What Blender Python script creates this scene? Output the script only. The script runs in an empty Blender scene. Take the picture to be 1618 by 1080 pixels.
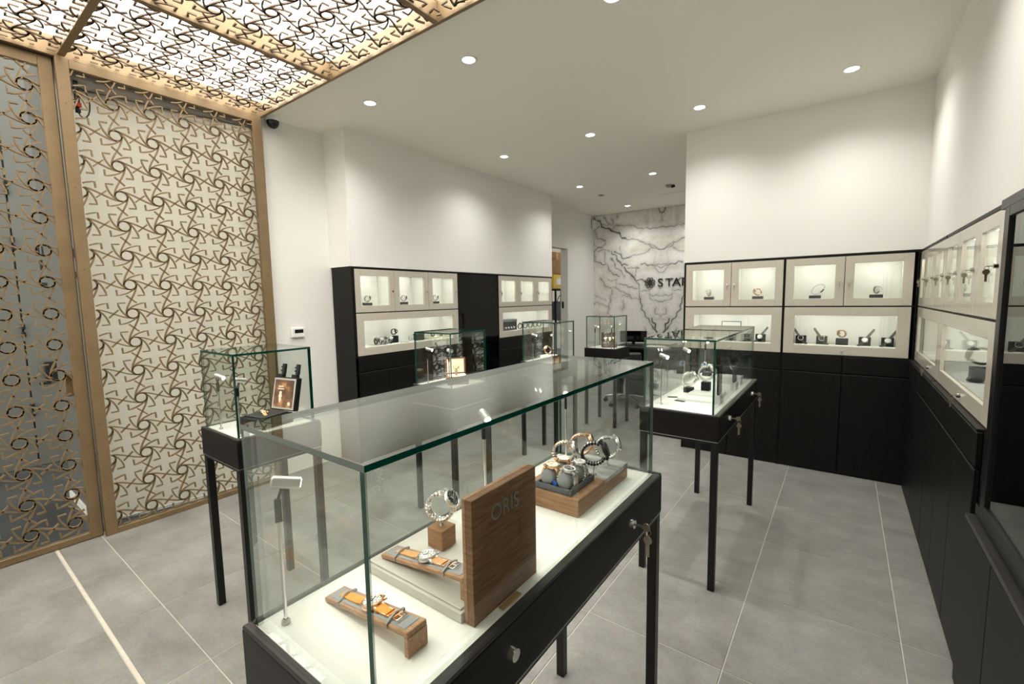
import bpy, math, random
import numpy as np
from mathutils import Vector, Matrix
random.seed(7)
PI = math.pi
sc = bpy.context.scene
C = sc.collection

# ------------------------------------------------------------------ camera, world, exposure
cam_d = bpy.data.cameras.new('camera'); cam = bpy.data.objects.new('camera', cam_d); C.objects.link(cam)
sc.camera = cam
cam_d.sensor_width = 36.0; cam_d.lens = 709.85 / 1618 * 36.0; cam_d.clip_start = 0.02; cam_d.clip_end = 60
YAW, PITCH, ROLL = .6369, .0971, -.0171
fw = Vector((-math.sin(YAW) * math.cos(PITCH), math.cos(YAW) * math.cos(PITCH), -math.sin(PITCH)))
rt = Vector((math.cos(YAW), math.sin(YAW), 0)); up = rt.cross(fw)
rt2 = math.cos(ROLL) * rt + math.sin(ROLL) * up; up2 = rt2.cross(fw)
M = Matrix((rt2, up2, -fw)).transposed().to_4x4(); M.translation = Vector((0, 0, 1.525))
cam.matrix_world = M

w = bpy.data.worlds.new('world'); sc.world = w; w.use_nodes = True
w.node_tree.nodes['Background'].inputs[0].default_value = (.90, .88, .80, 1)
w.node_tree.nodes['Background'].inputs[1].default_value = 2.6

sc.view_settings.view_transform = 'Standard'; sc.view_settings.look = 'None'
sc.view_settings.gamma = 1; sc.view_settings.use_curve_mapping = False
sc.view_settings.exposure = 0.28
try:
    sc.cycles.transparent_max_bounces = 48; sc.cycles.max_bounces = 10
    sc.cycles.diffuse_bounces = 5; sc.cycles.glossy_bounces = 6
    sc.cycles.sample_clamp_indirect = 6
except Exception: pass
E_DOWN, E_BOX, E_LED, E_STALK = 41.5, 6.7, 60.0, 1.3      # lamp strengths
WARM = (1, .978, .92)

# ------------------------------------------------------------------ materials
def newmat(name):
    m = bpy.data.materials.new(name); m.use_nodes = True
    nt = m.node_tree; b = nt.nodes['Principled BSDF']; return m, nt, b
def N(nt, t, **k):
    n = nt.nodes.new(t)
    for a, v in k.items(): setattr(n, a, v)
    return n
def plain(name, col, rough=.5, metal=0, spec=.5, noise=0, nscale=20, bump=0, stretch=None):
    m, nt, b = newmat(name)
    b.inputs['Base Color'].default_value = (*col, 1); b.inputs['Roughness'].default_value = rough
    b.inputs['Metallic'].default_value = metal; b.inputs['Specular IOR Level'].default_value = spec
    if noise or bump:
        g = N(nt, 'ShaderNodeNewGeometry'); src = g.outputs['Position']
        if stretch:
            mp = N(nt, 'ShaderNodeMapping'); mp.inputs['Scale'].default_value = stretch
            nt.links.new(src, mp.inputs[0]); src = mp.outputs[0]
        nz = N(nt, 'ShaderNodeTexNoise'); nz.inputs['Scale'].default_value = nscale; nz.inputs['Detail'].default_value = 5
        nt.links.new(src, nz.inputs['Vector'])
        if noise:
            cr = N(nt, 'ShaderNodeValToRGB')
            cr.color_ramp.elements[0].position = .3; cr.color_ramp.elements[1].position = .7
            cr.color_ramp.elements[0].color = (*[c * (1 - noise) for c in col], 1)
            cr.color_ramp.elements[1].color = (*[min(1, c * (1 + noise)) for c in col], 1)
            nt.links.new(nz.outputs['Fac'], cr.inputs[0]); nt.links.new(cr.outputs[0], b.inputs['Base Color'])
        if bump:
            bp = N(nt, 'ShaderNodeBump'); bp.inputs['Strength'].default_value = bump; bp.inputs['Distance'].default_value = .002
            nt.links.new(nz.outputs['Fac'], bp.inputs['Height']); nt.links.new(bp.outputs[0], b.inputs['Normal'])
    return m
def emit(name, col, s):
    m, nt, b = newmat(name); b.inputs['Base Color'].default_value = (.9, .9, .9, 1)
    b.inputs['Emission Color'].default_value = (*col, 1); b.inputs['Emission Strength'].default_value = s
    return m
def glass_face(name, tint):
    m = bpy.data.materials.new(name); m.use_nodes = True; nt = m.node_tree
    nt.nodes.clear()
    g = N(nt, 'ShaderNodeNewGeometry'); d = N(nt, 'ShaderNodeVectorMath', operation='DOT_PRODUCT')
    nt.links.new(g.outputs['Normal'], d.inputs[0]); nt.links.new(g.outputs['Incoming'], d.inputs[1])
    def mth(op, a, bb=None):
        n = N(nt, 'ShaderNodeMath', operation=op)
        if isinstance(a, (int, float)): n.inputs[0].default_value = a
        else: nt.links.new(a, n.inputs[0])
        if bb is not None:
            if isinstance(bb, (int, float)): n.inputs[1].default_value = bb
            else: nt.links.new(bb, n.inputs[1])
        return n.outputs[0]
    c = mth('ABSOLUTE', d.outputs['Value']); f = mth('POWER', mth('SUBTRACT', 1.0, c), 5.0)
    f = mth('ADD', mth('MULTIPLY', f, .95), .045)
    tr = N(nt, 'ShaderNodeBsdfTransparent'); tr.inputs[0].default_value = (*tint, 1)
    gl = N(nt, 'ShaderNodeBsdfGlossy'); gl.inputs['Roughness'].default_value = 0.0; gl.inputs[0].default_value = (.97, 1, .98, 1)
    mx = N(nt, 'ShaderNodeMixShader'); out = N(nt, 'ShaderNodeOutputMaterial')
    nt.links.new(f, mx.inputs[0]); nt.links.new(tr.outputs[0], mx.inputs[1]); nt.links.new(gl.outputs[0], mx.inputs[2])
    nt.links.new(mx.outputs[0], out.inputs[0])
    return m
def wood(name, c1, c2, scale, rough=.45, spec=.2):
    m, nt, b = newmat(name)
    tc = N(nt, 'ShaderNodeTexCoord'); mp = N(nt, 'ShaderNodeMapping'); mp.inputs['Scale'].default_value = scale
    nt.links.new(tc.outputs['Object'], mp.inputs[0])
    nz = N(nt, 'ShaderNodeTexNoise'); nz.inputs['Scale'].default_value = 1; nz.inputs['Detail'].default_value = 8; nz.inputs['Roughness'].default_value = .65
    nz.inputs['Distortion'].default_value = .4
    nt.links.new(mp.outputs[0], nz.inputs['Vector'])
    cr = N(nt, 'ShaderNodeValToRGB'); cr.color_ramp.elements[0].position = .35; cr.color_ramp.elements[1].position = .65
    cr.color_ramp.elements[0].color = (*c1, 1); cr.color_ramp.elements[1].color = (*c2, 1)
    nt.links.new(nz.outputs['Fac'], cr.inputs[0]); nt.links.new(cr.outputs[0], b.inputs['Base Color'])
    bp = N(nt, 'ShaderNodeBump'); bp.inputs['Strength'].default_value = .25; bp.inputs['Distance'].default_value = .0006
    nt.links.new(nz.outputs['Fac'], bp.inputs['Height']); nt.links.new(bp.outputs[0], b.inputs['Normal'])
    b.inputs['Roughness'].default_value = rough; b.inputs['Specular IOR Level'].default_value = spec
    return m

m_wall = plain('wall_paint', (.81, .803, .765), .85, spec=.25, bump=.06, nscale=160)
m_ceil = plain('ceiling_paint', (.86, .83, .755), .9, spec=.2, bump=.04, nscale=120)  # warm tint includes the yellow light bounced up from the floor
m_black = wood('black_grain_laminate', (.0022, .002, .0018), (.0085, .0078, .007), (160, 160, 3), .45)
m_blackh = wood('black_grain_laminate_horizontal', (.0028, .0024, .002), (.013, .011, .0095), (3, 3, 190), .42)
m_trim = wood('grey_black_edge_laminate', (.012, .0115, .011), (.050, .047, .043), (2, 260, 260), .30)
m_trimx = wood('grey_black_edge_laminate_cross', (.012, .0115, .011), (.050, .047, .043), (260, 2, 260), .30)
m_trimy = wood('grey_black_edge_laminate_long', (.012, .0115, .011), (.055, .052, .047), (260, 2, 260), .30)
m_steel = plain('black_steel', (.004, .004, .0042), .35, spec=.35)
m_gloss = plain('gloss_black', (.0015, .0015, .0015), .05, spec=.35)
m_matblk = plain('matt_black', (.005, .005, .005), .6, spec=.3)
m_cream = plain('cream_lacquer', (.54, .50, .425), .14, spec=.5)
m_niche = plain('niche_white', (.86, .85, .80), .7, spec=.2)
m_deck = plain('deck_white', (.84, .835, .79), .30, spec=.4)
m_bronze = plain('bronze_metal', (.215, .148, .075), .5, .3, noise=.10, nscale=6, bump=.03)
m_bronzed = plain('bronze_dark', (.13, .092, .058), .5, .4, noise=.10, nscale=8)
m_chrome = plain('chrome', (.82, .82, .80), .12, 1)
m_satin = plain('satin_steel', (.72, .71, .68), .24, 1)
m_brushed = plain('brushed_steel', (.62, .61, .59), .35, 1)
m_gold = plain('rose_gold', (.86, .56, .36), .22, 1)
m_brass = plain('brass', (.60, .45, .22), .35, 1)
m_oak = wood('smoked_oak', (.135, .068, .034), (.26, .145, .080), (14, 14, 190), .5)
m_oakx = wood('smoked_oak_edge', (.27, .15, .08), (.42, .26, .155), (14, 14, 190), .5)
m_oakr = wood('oak_ramp', (.29, .16, .09), (.48, .30, .18), (20, 190, 190), .5)
m_oakl = wood('oak_plinth', (.25, .135, .07), (.40, .235, .13), (14, 14, 170), .45)
m_felt = plain('grey_felt', (.30, .31, .315), .95, spec=.1, bump=.3, nscale=900)
m_feltd = plain('slate_felt', (.135, .145, .155), .95, spec=.1, bump=.3, nscale=900)
m_pale = plain('pale_grey_lacquer', (.53, .515, .465), .45, noise=.08, nscale=14)
m_slab = plain('grey_stone_slab', (.36, .37, .36), .25, noise=.35, nscale=14, stretch=(1, 3.5, 1))
m_orange = plain('orange_leather', (.80, .30, .035), .55, noise=.12, nscale=90, bump=.2)
m_tan = plain('tan_leather', (.62, .33, .13), .55, noise=.1, nscale=90, bump=.2)
m_brown = plain('brown_leather', (.05, .028, .018), .5, noise=.2, nscale=90, bump=.2)
m_rubber = plain('black_rubber', (.012, .012, .012), .5, bump=.1, nscale=300)
m_dialw = plain('dial_white', (.80, .80, .76), .3)
m_dialk = plain('dial_black', (.012, .012, .014), .25)
m_dialb = plain('dial_blue', (.02, .10, .38), .25)
m_dialg = plain('dial_green', (.02, .10, .05), .3)
m_dialgold = plain('dial_champagne', (.70, .55, .30), .3)
m_greytxt = plain('grey_print', (.23, .22, .20), .4)
m_ink = plain('black_print', (.008, .008, .008), .4)
m_white = plain('white_plastic', (.84, .84, .80), .4)
m_card = plain('cardboard', (.40, .235, .11), .85, noise=.1, nscale=25)
m_yellow = plain('yellow_board', (.80, .55, .02), .5)
m_creamfab = plain('cream_lining', (.86, .76, .60), .8)
m_boxwood = wood('brown_box_wood', (.12, .055, .025), (.24, .12, .06), (8, 8, 120), .4)
m_boxdk = wood('taupe_box_wood', (.10, .075, .062), (.18, .135, .115), (8, 8, 120), .5)
m_bluetag = plain('blue_tag', (.02, .13, .55), .4)
m_blind = plain('blind_fabric', (.86, .845, .78), .9, noise=.04, nscale=3)
_nt = m_blind.node_tree; _tl = N(_nt, 'ShaderNodeBsdfTranslucent'); _tl.inputs[0].default_value = (.86, .85, .79, 1); _mx = N(_nt, 'ShaderNodeMixShader'); _mx.inputs[0].default_value = .42
_nt.links.new(_nt.nodes['Principled BSDF'].outputs[0], _mx.inputs[1]); _nt.links.new(_tl.outputs[0], _mx.inputs[2]); _nt.links.new(_mx.outputs[0], _nt.nodes['Material Output'].inputs[0])
m_key = plain('worn_key_metal', (.34, .30, .235), .35, 1)
m_shade = plain('soffit_grey', (.30, .285, .255), .7)
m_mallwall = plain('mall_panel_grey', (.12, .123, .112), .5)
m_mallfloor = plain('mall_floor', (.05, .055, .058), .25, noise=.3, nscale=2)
m_grout = plain('grout', (.50, .48, .42), .9, noise=.08, nscale=40)
m_groutw = plain('joint_filler', (.56, .52, .43), .8, noise=.06, nscale=30)
m_red = plain('red_tag', (.6, .03, .02), .5)
m_diff = emit('lightbox_diffuser', (1, .96, .89), E_BOX)
m_led = emit('led_strip', WARM, E_LED)
m_lamp = emit('downlight_lens', (1, .96, .90), 30)
m_spot = emit('stalk_lens', (1, .93, .80), 40)
m_glass = glass_face('clear_glass', (.962, .980, .968))
m_glassd = glass_face('smoked_glass', (.55, .56, .55))
m_gedge = plain('glass_edge_green', (.001, .050, .036), .08, spec=.5)
m_gedgel = plain('glass_edge_pale', (.10, .135, .12), .10, spec=.6)
m_screen = plain('dark_screen', (.01, .012, .014), .15)
m_domeglass = plain('dome_black', (.006, .006, .007), .04)

# floor tile: concrete-look porcelain
m_tile, nt, b = newmat('porcelain_tile')
g = N(nt, 'ShaderNodeNewGeometry'); oi = N(nt, 'ShaderNodeObjectInfo')
mp = N(nt, 'ShaderNodeMapping'); mp.inputs['Scale'].default_value = (1, 1.25, 1)
ad = N(nt, 'ShaderNodeVectorMath', operation='MULTIPLY_ADD')
cmb = N(nt, 'ShaderNodeCombineXYZ'); nt.links.new(oi.outputs['Random'], cmb.inputs[0]); nt.links.new(oi.outputs['Random'], cmb.inputs[1])
ad.inputs[1].default_value = (37, 53, 0)
nt.links.new(cmb.outputs[0], ad.inputs[0]); nt.links.new(g.outputs['Position'], ad.inputs[2]); nt.links.new(ad.outputs[0], mp.inputs[0])
n1 = N(nt, 'ShaderNodeTexNoise'); n1.inputs['Scale'].default_value = 3.2; n1.inputs['Detail'].default_value = 7; n1.inputs['Roughness'].default_value = .62
n2 = N(nt, 'ShaderNodeTexNoise'); n2.inputs['Scale'].default_value = 60; n2.inputs['Detail'].default_value = 3
nt.links.new(mp.outputs[0], n1.inputs['Vector']); nt.links.new(mp.outputs[0], n2.inputs['Vector'])
cr = N(nt, 'ShaderNodeValToRGB'); cr.color_ramp.elements[0].position = .3; cr.color_ramp.elements[1].position = .72
cr.color_ramp.elements[0].color = (.182, .178, .155, 1); cr.color_ramp.elements[1].color = (.295, .288, .256, 1)
mx = N(nt, 'ShaderNodeMix', data_type='RGBA', blend_type='OVERLAY'); mx.inputs[0].default_value = .3
nt.links.new(n1.outputs['Fac'], cr.inputs[0]); nt.links.new(cr.outputs[0], mx.inputs[6]); nt.links.new(n2.outputs['Color'], mx.inputs[7])
hsv = N(nt, 'ShaderNodeHueSaturation'); nt.links.new(mx.outputs[2], hsv.inputs['Color']); hsv.inputs['Saturation'].default_value = .7
nt.links.new(hsv.outputs[0], b.inputs['Base Color'])
b.inputs['Roughness'].default_value = .42; b.inputs['Specular IOR Level'].default_value = .35
bp = N(nt, 'ShaderNodeBump'); bp.inputs['Strength'].default_value = .08; bp.inputs['Distance'].default_value = .002
nt.links.new(n1.outputs['Fac'], bp.inputs['Height']); nt.links.new(bp.outputs[0], b.inputs['Normal'])

# marble: veins are stored per vertex, fine clouding is procedural
m_marble, nt, b = newmat('veined_marble')
va = N(nt, 'ShaderNodeAttribute', attribute_name='vein'); g = N(nt, 'ShaderNodeNewGeometry')
sx = N(nt, 'ShaderNodeSeparateXYZ'); nt.links.new(g.outputs['Position'], sx.inputs[0])
s1 = N(nt, 'ShaderNodeMath', operation='ADD'); s1.inputs[1].default_value = 2.62; nt.links.new(sx.outputs[0], s1.inputs[0])
s2 = N(nt, 'ShaderNodeMath', operation='ABSOLUTE'); nt.links.new(s1.outputs[0], s2.inputs[0])
cb = N(nt, 'ShaderNodeCombineXYZ'); nt.links.new(s2.outputs[0], cb.inputs[0]); nt.links.new(sx.outputs[2], cb.inputs[2])
nz = N(nt, 'ShaderNodeTexNoise'); nz.inputs['Scale'].default_value = 2.2; nz.inputs['Detail'].default_value = 6; nz.inputs['Distortion'].default_value = 1.2
nt.links.new(cb.outputs[0], nz.inputs['Vector'])
cr = N(nt, 'ShaderNodeValToRGB'); cr.color_ramp.elements[0].position = .24; cr.color_ramp.elements[1].position = .50
cr.color_ramp.elements[0].color = (.62, .575, .49, 1); cr.color_ramp.elements[1].color = (.86, .85, .81, 1)
nt.links.new(nz.outputs['Fac'], cr.inputs[0])
nv = N(nt, 'ShaderNodeTexNoise'); nv.inputs['Scale'].default_value = 5; nv.inputs['Detail'].default_value = 3; nv.inputs['Distortion'].default_value = 2.5
nt.links.new(cb.outputs[0], nv.inputs['Vector'])
c2 = N(nt, 'ShaderNodeValToRGB'); e = c2.color_ramp.elements; e[0].position = .485; e[0].color = (0, 0, 0, 1); e[1].position = .5; e[1].color = (.35, .35, .35, 1)
e2 = e.new(.515); e2.color = (0, 0, 0, 1); nt.links.new(nv.outputs['Fac'], c2.inputs[0])
ma = N(nt, 'ShaderNodeMix', data_type='RGBA'); ma.inputs[7].default_value = (.30, .24, .17, 1)
nt.links.new(c2.outputs[0], ma.inputs[0]); nt.links.new(cr.outputs[0], ma.inputs[6])
mb = N(nt, 'ShaderNodeMix', data_type='RGBA'); mb.inputs[7].default_value = (.018, .015, .013, 1)
nt.links.new(va.outputs['Fac'], mb.inputs[0]); nt.links.new(ma.outputs[2], mb.inputs[6])
nt.links.new(mb.outputs[2], b.inputs['Base Color']); b.inputs['Roughness'].default_value = 2.6

# picture inside the lid of the watch box: glowing amber print on brown
m_print, nt, b = newmat('amber_print')
tc = N(nt, 'ShaderNodeTexCoord'); nz = N(nt, 'ShaderNodeTexNoise'); nz.inputs['Scale'].default_value = 16; nz.inputs['Detail'].default_value = 4
nt.links.new(tc.outputs['Object'], nz.inputs['Vector'])
cr = N(nt, 'ShaderNodeValToRGB'); e = cr.color_ramp.elements
e[0].position = .35; e[0].color = (.05, .028, .022, 1); e[1].position = .72; e[1].color = (.75, .36, .14, 1)
x = e.new(.55); x.color = (.22, .105, .055, 1)
nt.links.new(nz.outputs['Fac'], cr.inputs[0]); nt.links.new(cr.outputs[0], b.inputs['Base Color']); b.inputs['Roughness'].default_value = .3

# ------------------------------------------------------------------ mesh helpers
class MB:
    def __init__(s): s.v = []; s.f = []; s.mi = []; s.sm = []; s.M = None; s.mat = 0
    def add(s, vs, fs, smooth=False):
        o = len(s.v)
        if s.M is not None: vs = [tuple(s.M @ Vector(p)) for p in vs]
        s.v += [tuple(p) for p in vs]
        for f in fs: s.f.append([i + o for i in f]); s.mi.append(s.mat); s.sm.append(smooth)
    def box(s, x0, x1, y0, y1, z0, z1, b=0):
        if b <= 0:
            s.add([(x0, y0, z0), (x1, y0, z0), (x1, y1, z0), (x0, y1, z0), (x0, y0, z1), (x1, y0, z1), (x1, y1, z1), (x0, y1, z1)],
                  [(0, 3, 2, 1), (4, 5, 6, 7), (0, 1, 5, 4), (1, 2, 6, 5), (2, 3, 7, 6), (3, 0, 4, 7)]); return
        b = min(b, (x1 - x0) * .45, (y1 - y0) * .45, (z1 - z0) * .45)
        vs = []; idx = {}
        for i, x in ((0, x0), (1, x1)):
            for j, y in ((0, y0), (1, y1)):
                for k, z in ((0, z0), (1, z1)):
                    sx, sy, sz = (1 if i == 0 else -1), (1 if j == 0 else -1), (1 if k == 0 else -1)
                    idx[i, j, k, 0] = len(vs); vs.append((x, y + sy * b, z + sz * b))
                    idx[i, j, k, 1] = len(vs); vs.append((x + sx * b, y, z + sz * b))
                    idx[i, j, k, 2] = len(vs); vs.append((x + sx * b, y + sy * b, z))
        fs = []
        I = idx
        fs += [[I[0,0,0,0], I[0,0,1,0], I[0,1,1,0], I[0,1,0,0]], [I[1,0,0,0], I[1,1,0,0], I[1,1,1,0], I[1,0,1,0]]]
        fs += [[I[0,0,0,1], I[1,0,0,1], I[1,0,1,1], I[0,0,1,1]], [I[0,1,0,1], I[0,1,1,1], I[1,1,1,1], I[1,1,0,1]]]
        fs += [[I[0,0,0,2], I[0,1,0,2], I[1,1,0,2], I[1,0,0,2]], [I[0,0,1,2], I[1,0,1,2], I[1,1,1,2], I[0,1,1,2]]]
        for i in (0, 1):
            for j in (0, 1):
                q = [I[i,j,0,0], I[i,j,0,1], I[i,j,1,1], I[i,j,1,0]]; fs.append(q if (i ^ j) == 0 else q[::-1])
        for i in (0, 1):
            for k in (0, 1):
                q = [I[i,0,k,0], I[i,1,k,0], I[i,1,k,2], I[i,0,k,2]]; fs.append(q if (i ^ k) == 0 else q[::-1])
        for j in (0, 1):
            for k in (0, 1):
                q = [I[0,j,k,1], I[0,j,k,2], I[1,j,k,2], I[1,j,k,1]]; fs.append(q if (j ^ k) == 0 else q[::-1])
        for i in (0, 1):
            for j in (0, 1):
                for k in (0, 1):
                    t = [I[i,j,k,0], I[i,j,k,2], I[i,j,k,1]]; fs.append(t if (i ^ j ^ k) == 0 else t[::-1])
        s.add(vs, fs)
    def cyl(s, p0, p1, r0, r1=None, n=16, caps=True):
        r1 = r0 if r1 is None else r1
        p0 = Vector(p0); p1 = Vector(p1); d = (p1 - p0).normalized()
        a = d.orthogonal().normalized(); b = d.cross(a)
        ring = lambda p, r: [p + (a * math.cos(2*PI*i/n) + b * math.sin(2*PI*i/n)) * r for i in range(n)]
        A = ring(p0, r0); B = ring(p1, r1)
        s.add(A + B, [(i, (i+1) % n, n + (i+1) % n, n + i) for i in range(n)], True)
        if caps:
            s.add(A, [list(range(n))[::-1]]); s.add(B, [list(range(n))])
    def lathe(s, prof, p=(0, 0, 0), n=24, axis='z'):
        vs = []; fs = []
        for r, h in prof:
            for i in range(n):
                t = 2*PI*i/n; x, y = r*math.cos(t), r*math.sin(t)
                q = {'z': (x, y, h), 'x': (h, x, y), 'y': (y, h, x)}[axis]
                vs.append((p[0]+q[0], p[1]+q[1], p[2]+q[2]))
        for k in range(len(prof) - 1):
            for i in range(n):
                fs.append((k*n+i, k*n+(i+1) % n, (k+1)*n+(i+1) % n, (k+1)*n+i))
        s.add(vs, fs, True)
    def tube(s, pts, r, n=8, closed=False):
        pts = [Vector(p) for p in pts]; m = len(pts); vs = []; prev = None
        for i, p in enumerate(pts):
            a = pts[(i-1) % m] if (closed or i > 0) else p
            c = pts[(i+1) % m] if (closed or i < m-1) else p
            t = (c - a).normalized()
            u = t.orthogonal().normalized() if prev is None else (prev - t * prev.dot(t)).normalized()
            prev = u; q = t.cross(u)
            vs += [p + (u*math.cos(2*PI*k/n) + q*math.sin(2*PI*k/n)) * r for k in range(n)]
        fs = []
        for i in range(m if closed else m-1):
            j = (i+1) % m
            fs += [(i*n+k, i*n+(k+1) % n, j*n+(k+1) % n, j*n+k) for k in range(n)]
        s.add(vs, fs, True)
        if not closed: s.add(vs[:n], [list(range(n))[::-1]]); s.add(vs[-n:], [list(range(n))])
    def ribbon(s, pts, hw, d0, d1, f, closed=False):
        """flat cut strip: 2-D polyline of half width hw, from depth d0 to d1, placed by f(u,v,w)"""
        m = len(pts); L = []; R = []
        for i, (x, y) in enumerate(pts):
            if closed: a = pts[i-1]; c = pts[(i+1) % m]
            else: a = pts[max(i-1, 0)]; c = pts[min(i+1, m-1)]
            tx, ty = c[0]-a[0], c[1]-a[1]; l = math.hypot(tx, ty) or 1
            nx, ny = -ty/l*hw, tx/l*hw
            L.append((x+nx, y+ny)); R.append((x-nx, y-ny))
        vs = []
        for i in range(m):
            vs += [f(*L[i], d1), f(*R[i], d1), f(*L[i], d0), f(*R[i], d0)]
        fs = []
        for i in range(m if closed else m-1):
            a = 4*i; b = 4*((i+1) % m)
            fs += [(a, a+1, b+1, b), (a+2, b+2, b+3, a+3), (a, b, b+2, a+2), (a+1, a+3, b+3, b+1)]
        if not closed: fs += [(0, 2, 3, 1), (4*m-4, 4*m-3, 4*m-1, 4*m-2)]
        s.add(vs, fs)
    def mesh(s, name, mats):
        me = bpy.data.meshes.new(name); me.from_pydata(s.v, [], s.f)
        for m in (mats if isinstance(mats, (list, tuple)) else [mats]): me.materials.append(m)
        me.polygons.foreach_set('material_index', s.mi); me.polygons.foreach_set('use_smooth', s.sm)
        me.update(); return me
    def build(s, name, mats, parent=None):
        return obj(name, s.mesh(name, mats), parent)
def obj(name, me, parent=None):
    o = bpy.data.objects.new(name, me); C.objects.link(o)
    if parent is not None: o.parent = parent
    return o
def tag(o, label, cat, group=None):
    o['label'] = label; o['category'] = cat
    if group: o['group'] = group
    return o
def thing(name, label, cat, loc=(0, 0, 0), rz=0, group=None):
    o = bpy.data.objects.new(name, None); C.objects.link(o); o.empty_display_size = .05
    o.location = loc; o.rotation_euler = (0, 0, rz)
    return tag(o, label, cat, group)
def structure(o): o['kind'] = 'structure'; return o
def dup(root, label=None, loc=None, rz=None, group=None, matrix=None):
    r = root.copy(); C.objects.link(r)
    if matrix is not None: r.matrix_world = matrix
    if loc is not None: r.location = loc
    if rz is not None: r.rotation_euler = (0, 0, rz)
    if label: r['label'] = label
    if group: r['group'] = group
    for ch in list(root.children):
        c = ch.copy(); C.objects.link(c); c.parent = r
        for gg in list(ch.children):
            d = gg.copy(); C.objects.link(d); d.parent = c
    return r
def boxpart(name, mat, parent, x0, x1, y0, y1, z0, z1, b=.0015):
    k = MB(); k.box(x0, x1, y0, y1, z0, z1, b); return k.build(name, mat, parent)
def pane(parent, x0, x1, y0, y1, z0, z1, name='glass_pane', edge=None, face=None, green='+z-y+x+y-x'):
    """a glass sheet; its two big faces are clear, the cut edges green"""
    d = [x1-x0, y1-y0, z1-z0]; t = d.index(min(d))
    k = MB(); k.box(x0, x1, y0, y1, z0, z1)
    for i in range(6):
        ax = (2, 2, 1, 0, 1, 0)[i]
        e = ('-z', '+z', '-y', '+x', '+y', '-x')[i]
        k.mi[i] = 0 if ax == t or i == 0 or 'clear' + e in green else (1 if e in green else 2)
    return k.build(name, [face or m_glass, edge or m_gedge, m_gedgel], parent)
def spotlamp(parent, loc, direction, e, size, blend=.6, r=.01, col=WARM):
    d = bpy.data.lights.new('lamp', 'SPOT'); d.energy = e; d.spot_size = size; d.spot_blend = blend; d.shadow_soft_size = r; d.color = col
    o = bpy.data.objects.new('lamp', d); C.objects.link(o)
    o.parent = parent; o.location = loc
    o.rotation_euler = Vector(direction).to_track_quat('-Z', 'Y').to_euler(); return o
def text_mesh(body, size, depth):
    cu = bpy.data.curves.new('text', 'FONT'); cu.body = body; cu.size = size; cu.extrude = depth; cu.align_x = 'LEFT'
    o = bpy.data.objects.new('text', cu); C.objects.link(o)
    me = bpy.data.meshes.new_from_object(o.evaluated_get(bpy.context.evaluated_depsgraph_get()))
    bpy.data.objects.remove(o); return me

# ------------------------------------------------------------------ room shell
ZC = 3.045
def shell(name, boxes, mat, mats=None):
    k = MB()
    for b in boxes: k.box(*b)
    return structure(k.build(name, mat))
floor = shell('floor', [(-3.98, .82, -1.62, 8.0, -.06, -.0025)], m_grout)
def cuts(lo, hi, first, step):
    c = [first + step * i for i in range(-30, 60)]
    return [lo] + [v for v in c if lo + .02 < v < hi - .02] + [hi]
XS = cuts(-3.93, .80, -.937, .6)
tile_cache = {}
def lay(x0, x1, y0, y1, g=.0024):
    wv, dv = round(x1 - x0, 3), round(y1 - y0, 3)
    if (wv, dv) not in tile_cache:
        k = MB(); k.box(g, wv - g, g, dv - g, -.010, 0, .0012); tile_cache[wv, dv] = k.mesh('tile', m_tile)
    o = obj('tile', tile_cache[wv, dv], floor); o.location = (x0, y0, 0)
for i in range(len(XS) - 1):
    ys = cuts(.452, 7.98, .659, .6)
    for j in range(len(ys) - 1): lay(XS[i], XS[i+1], ys[j], ys[j+1])
    ys = cuts(-1.6, .438, .438, .6)
    for j in range(len(ys) - 1): lay(XS[i], XS[i+1], ys[j], ys[j+1])
boxpart('movement_joint', m_groutw, floor, -3.93, .8, .439, .451, -.01, -.0004, 0)

LB = (-3.885, -.80, -1.585, 1.875)            # lightbox opening in the ceiling
shell('ceiling', [(-4.06, .9, LB[3], 8.1, ZC, 3.25), (LB[1], .9, -1.7, LB[3], ZC, 3.25), (-4.06, LB[1], -1.7, LB[2], ZC, 3.25)], m_ceil)
shell('wall_left', [(-4.06, -3.92, 1.872, 5.93, 0, ZC), (-4.06, -3.92, 5.93, 6.985, 2.375, ZC), (-4.06, -3.92, 6.985, 8.1, 0, ZC), (-4.06, -3.92, -1.7, -.52, 0, ZC)], m_wall)
shell('wall_left_bulkhead', [(-3.9195, -3.60, 2.435, 5.92, 1.838, ZC)], m_wall)
shell('wall_back_bulkhead', [(-1.272, .80, 4.56, 4.95, 1.838, ZC), (-1.272, .80, 4.905, 4.95, 0, 1.838)], m_wall)
shell('wall_corridor', [(-.9, -.8, 4.95, 8.1, 0, ZC)], m_wall)
shell('wall_right', [(.462, .82, -1.7, 4.56, 1.838, ZC), (.80, .9, -1.7, 4.95, 0, 1.838)], m_wall)
shell('wall_front', [(-4.06, .9, -1.72, -1.6, 0, ZC)], m_wall)
back = shell('wall_back', [(-3.92, -.9, 8.0, 8.1, 0, ZC)], m_wall)
shell('trim_1', [(-4.062, -3.918, 6.972, 6.9845, 0, 2.362), (-4.062, -3.918, 5.931, 6.9845, 2.3625, 2.3745)], m_wall)
boxpart('strike_plate', m_steel, bpy.data.objects['trim_1'], -4.04, -4.00, 6.968, 6.973, 1.33, 1.45)
shell('baseboard_left', [(-3.921, -3.908, 6.99, 7.97, 0, .07)], m_wall)

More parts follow.
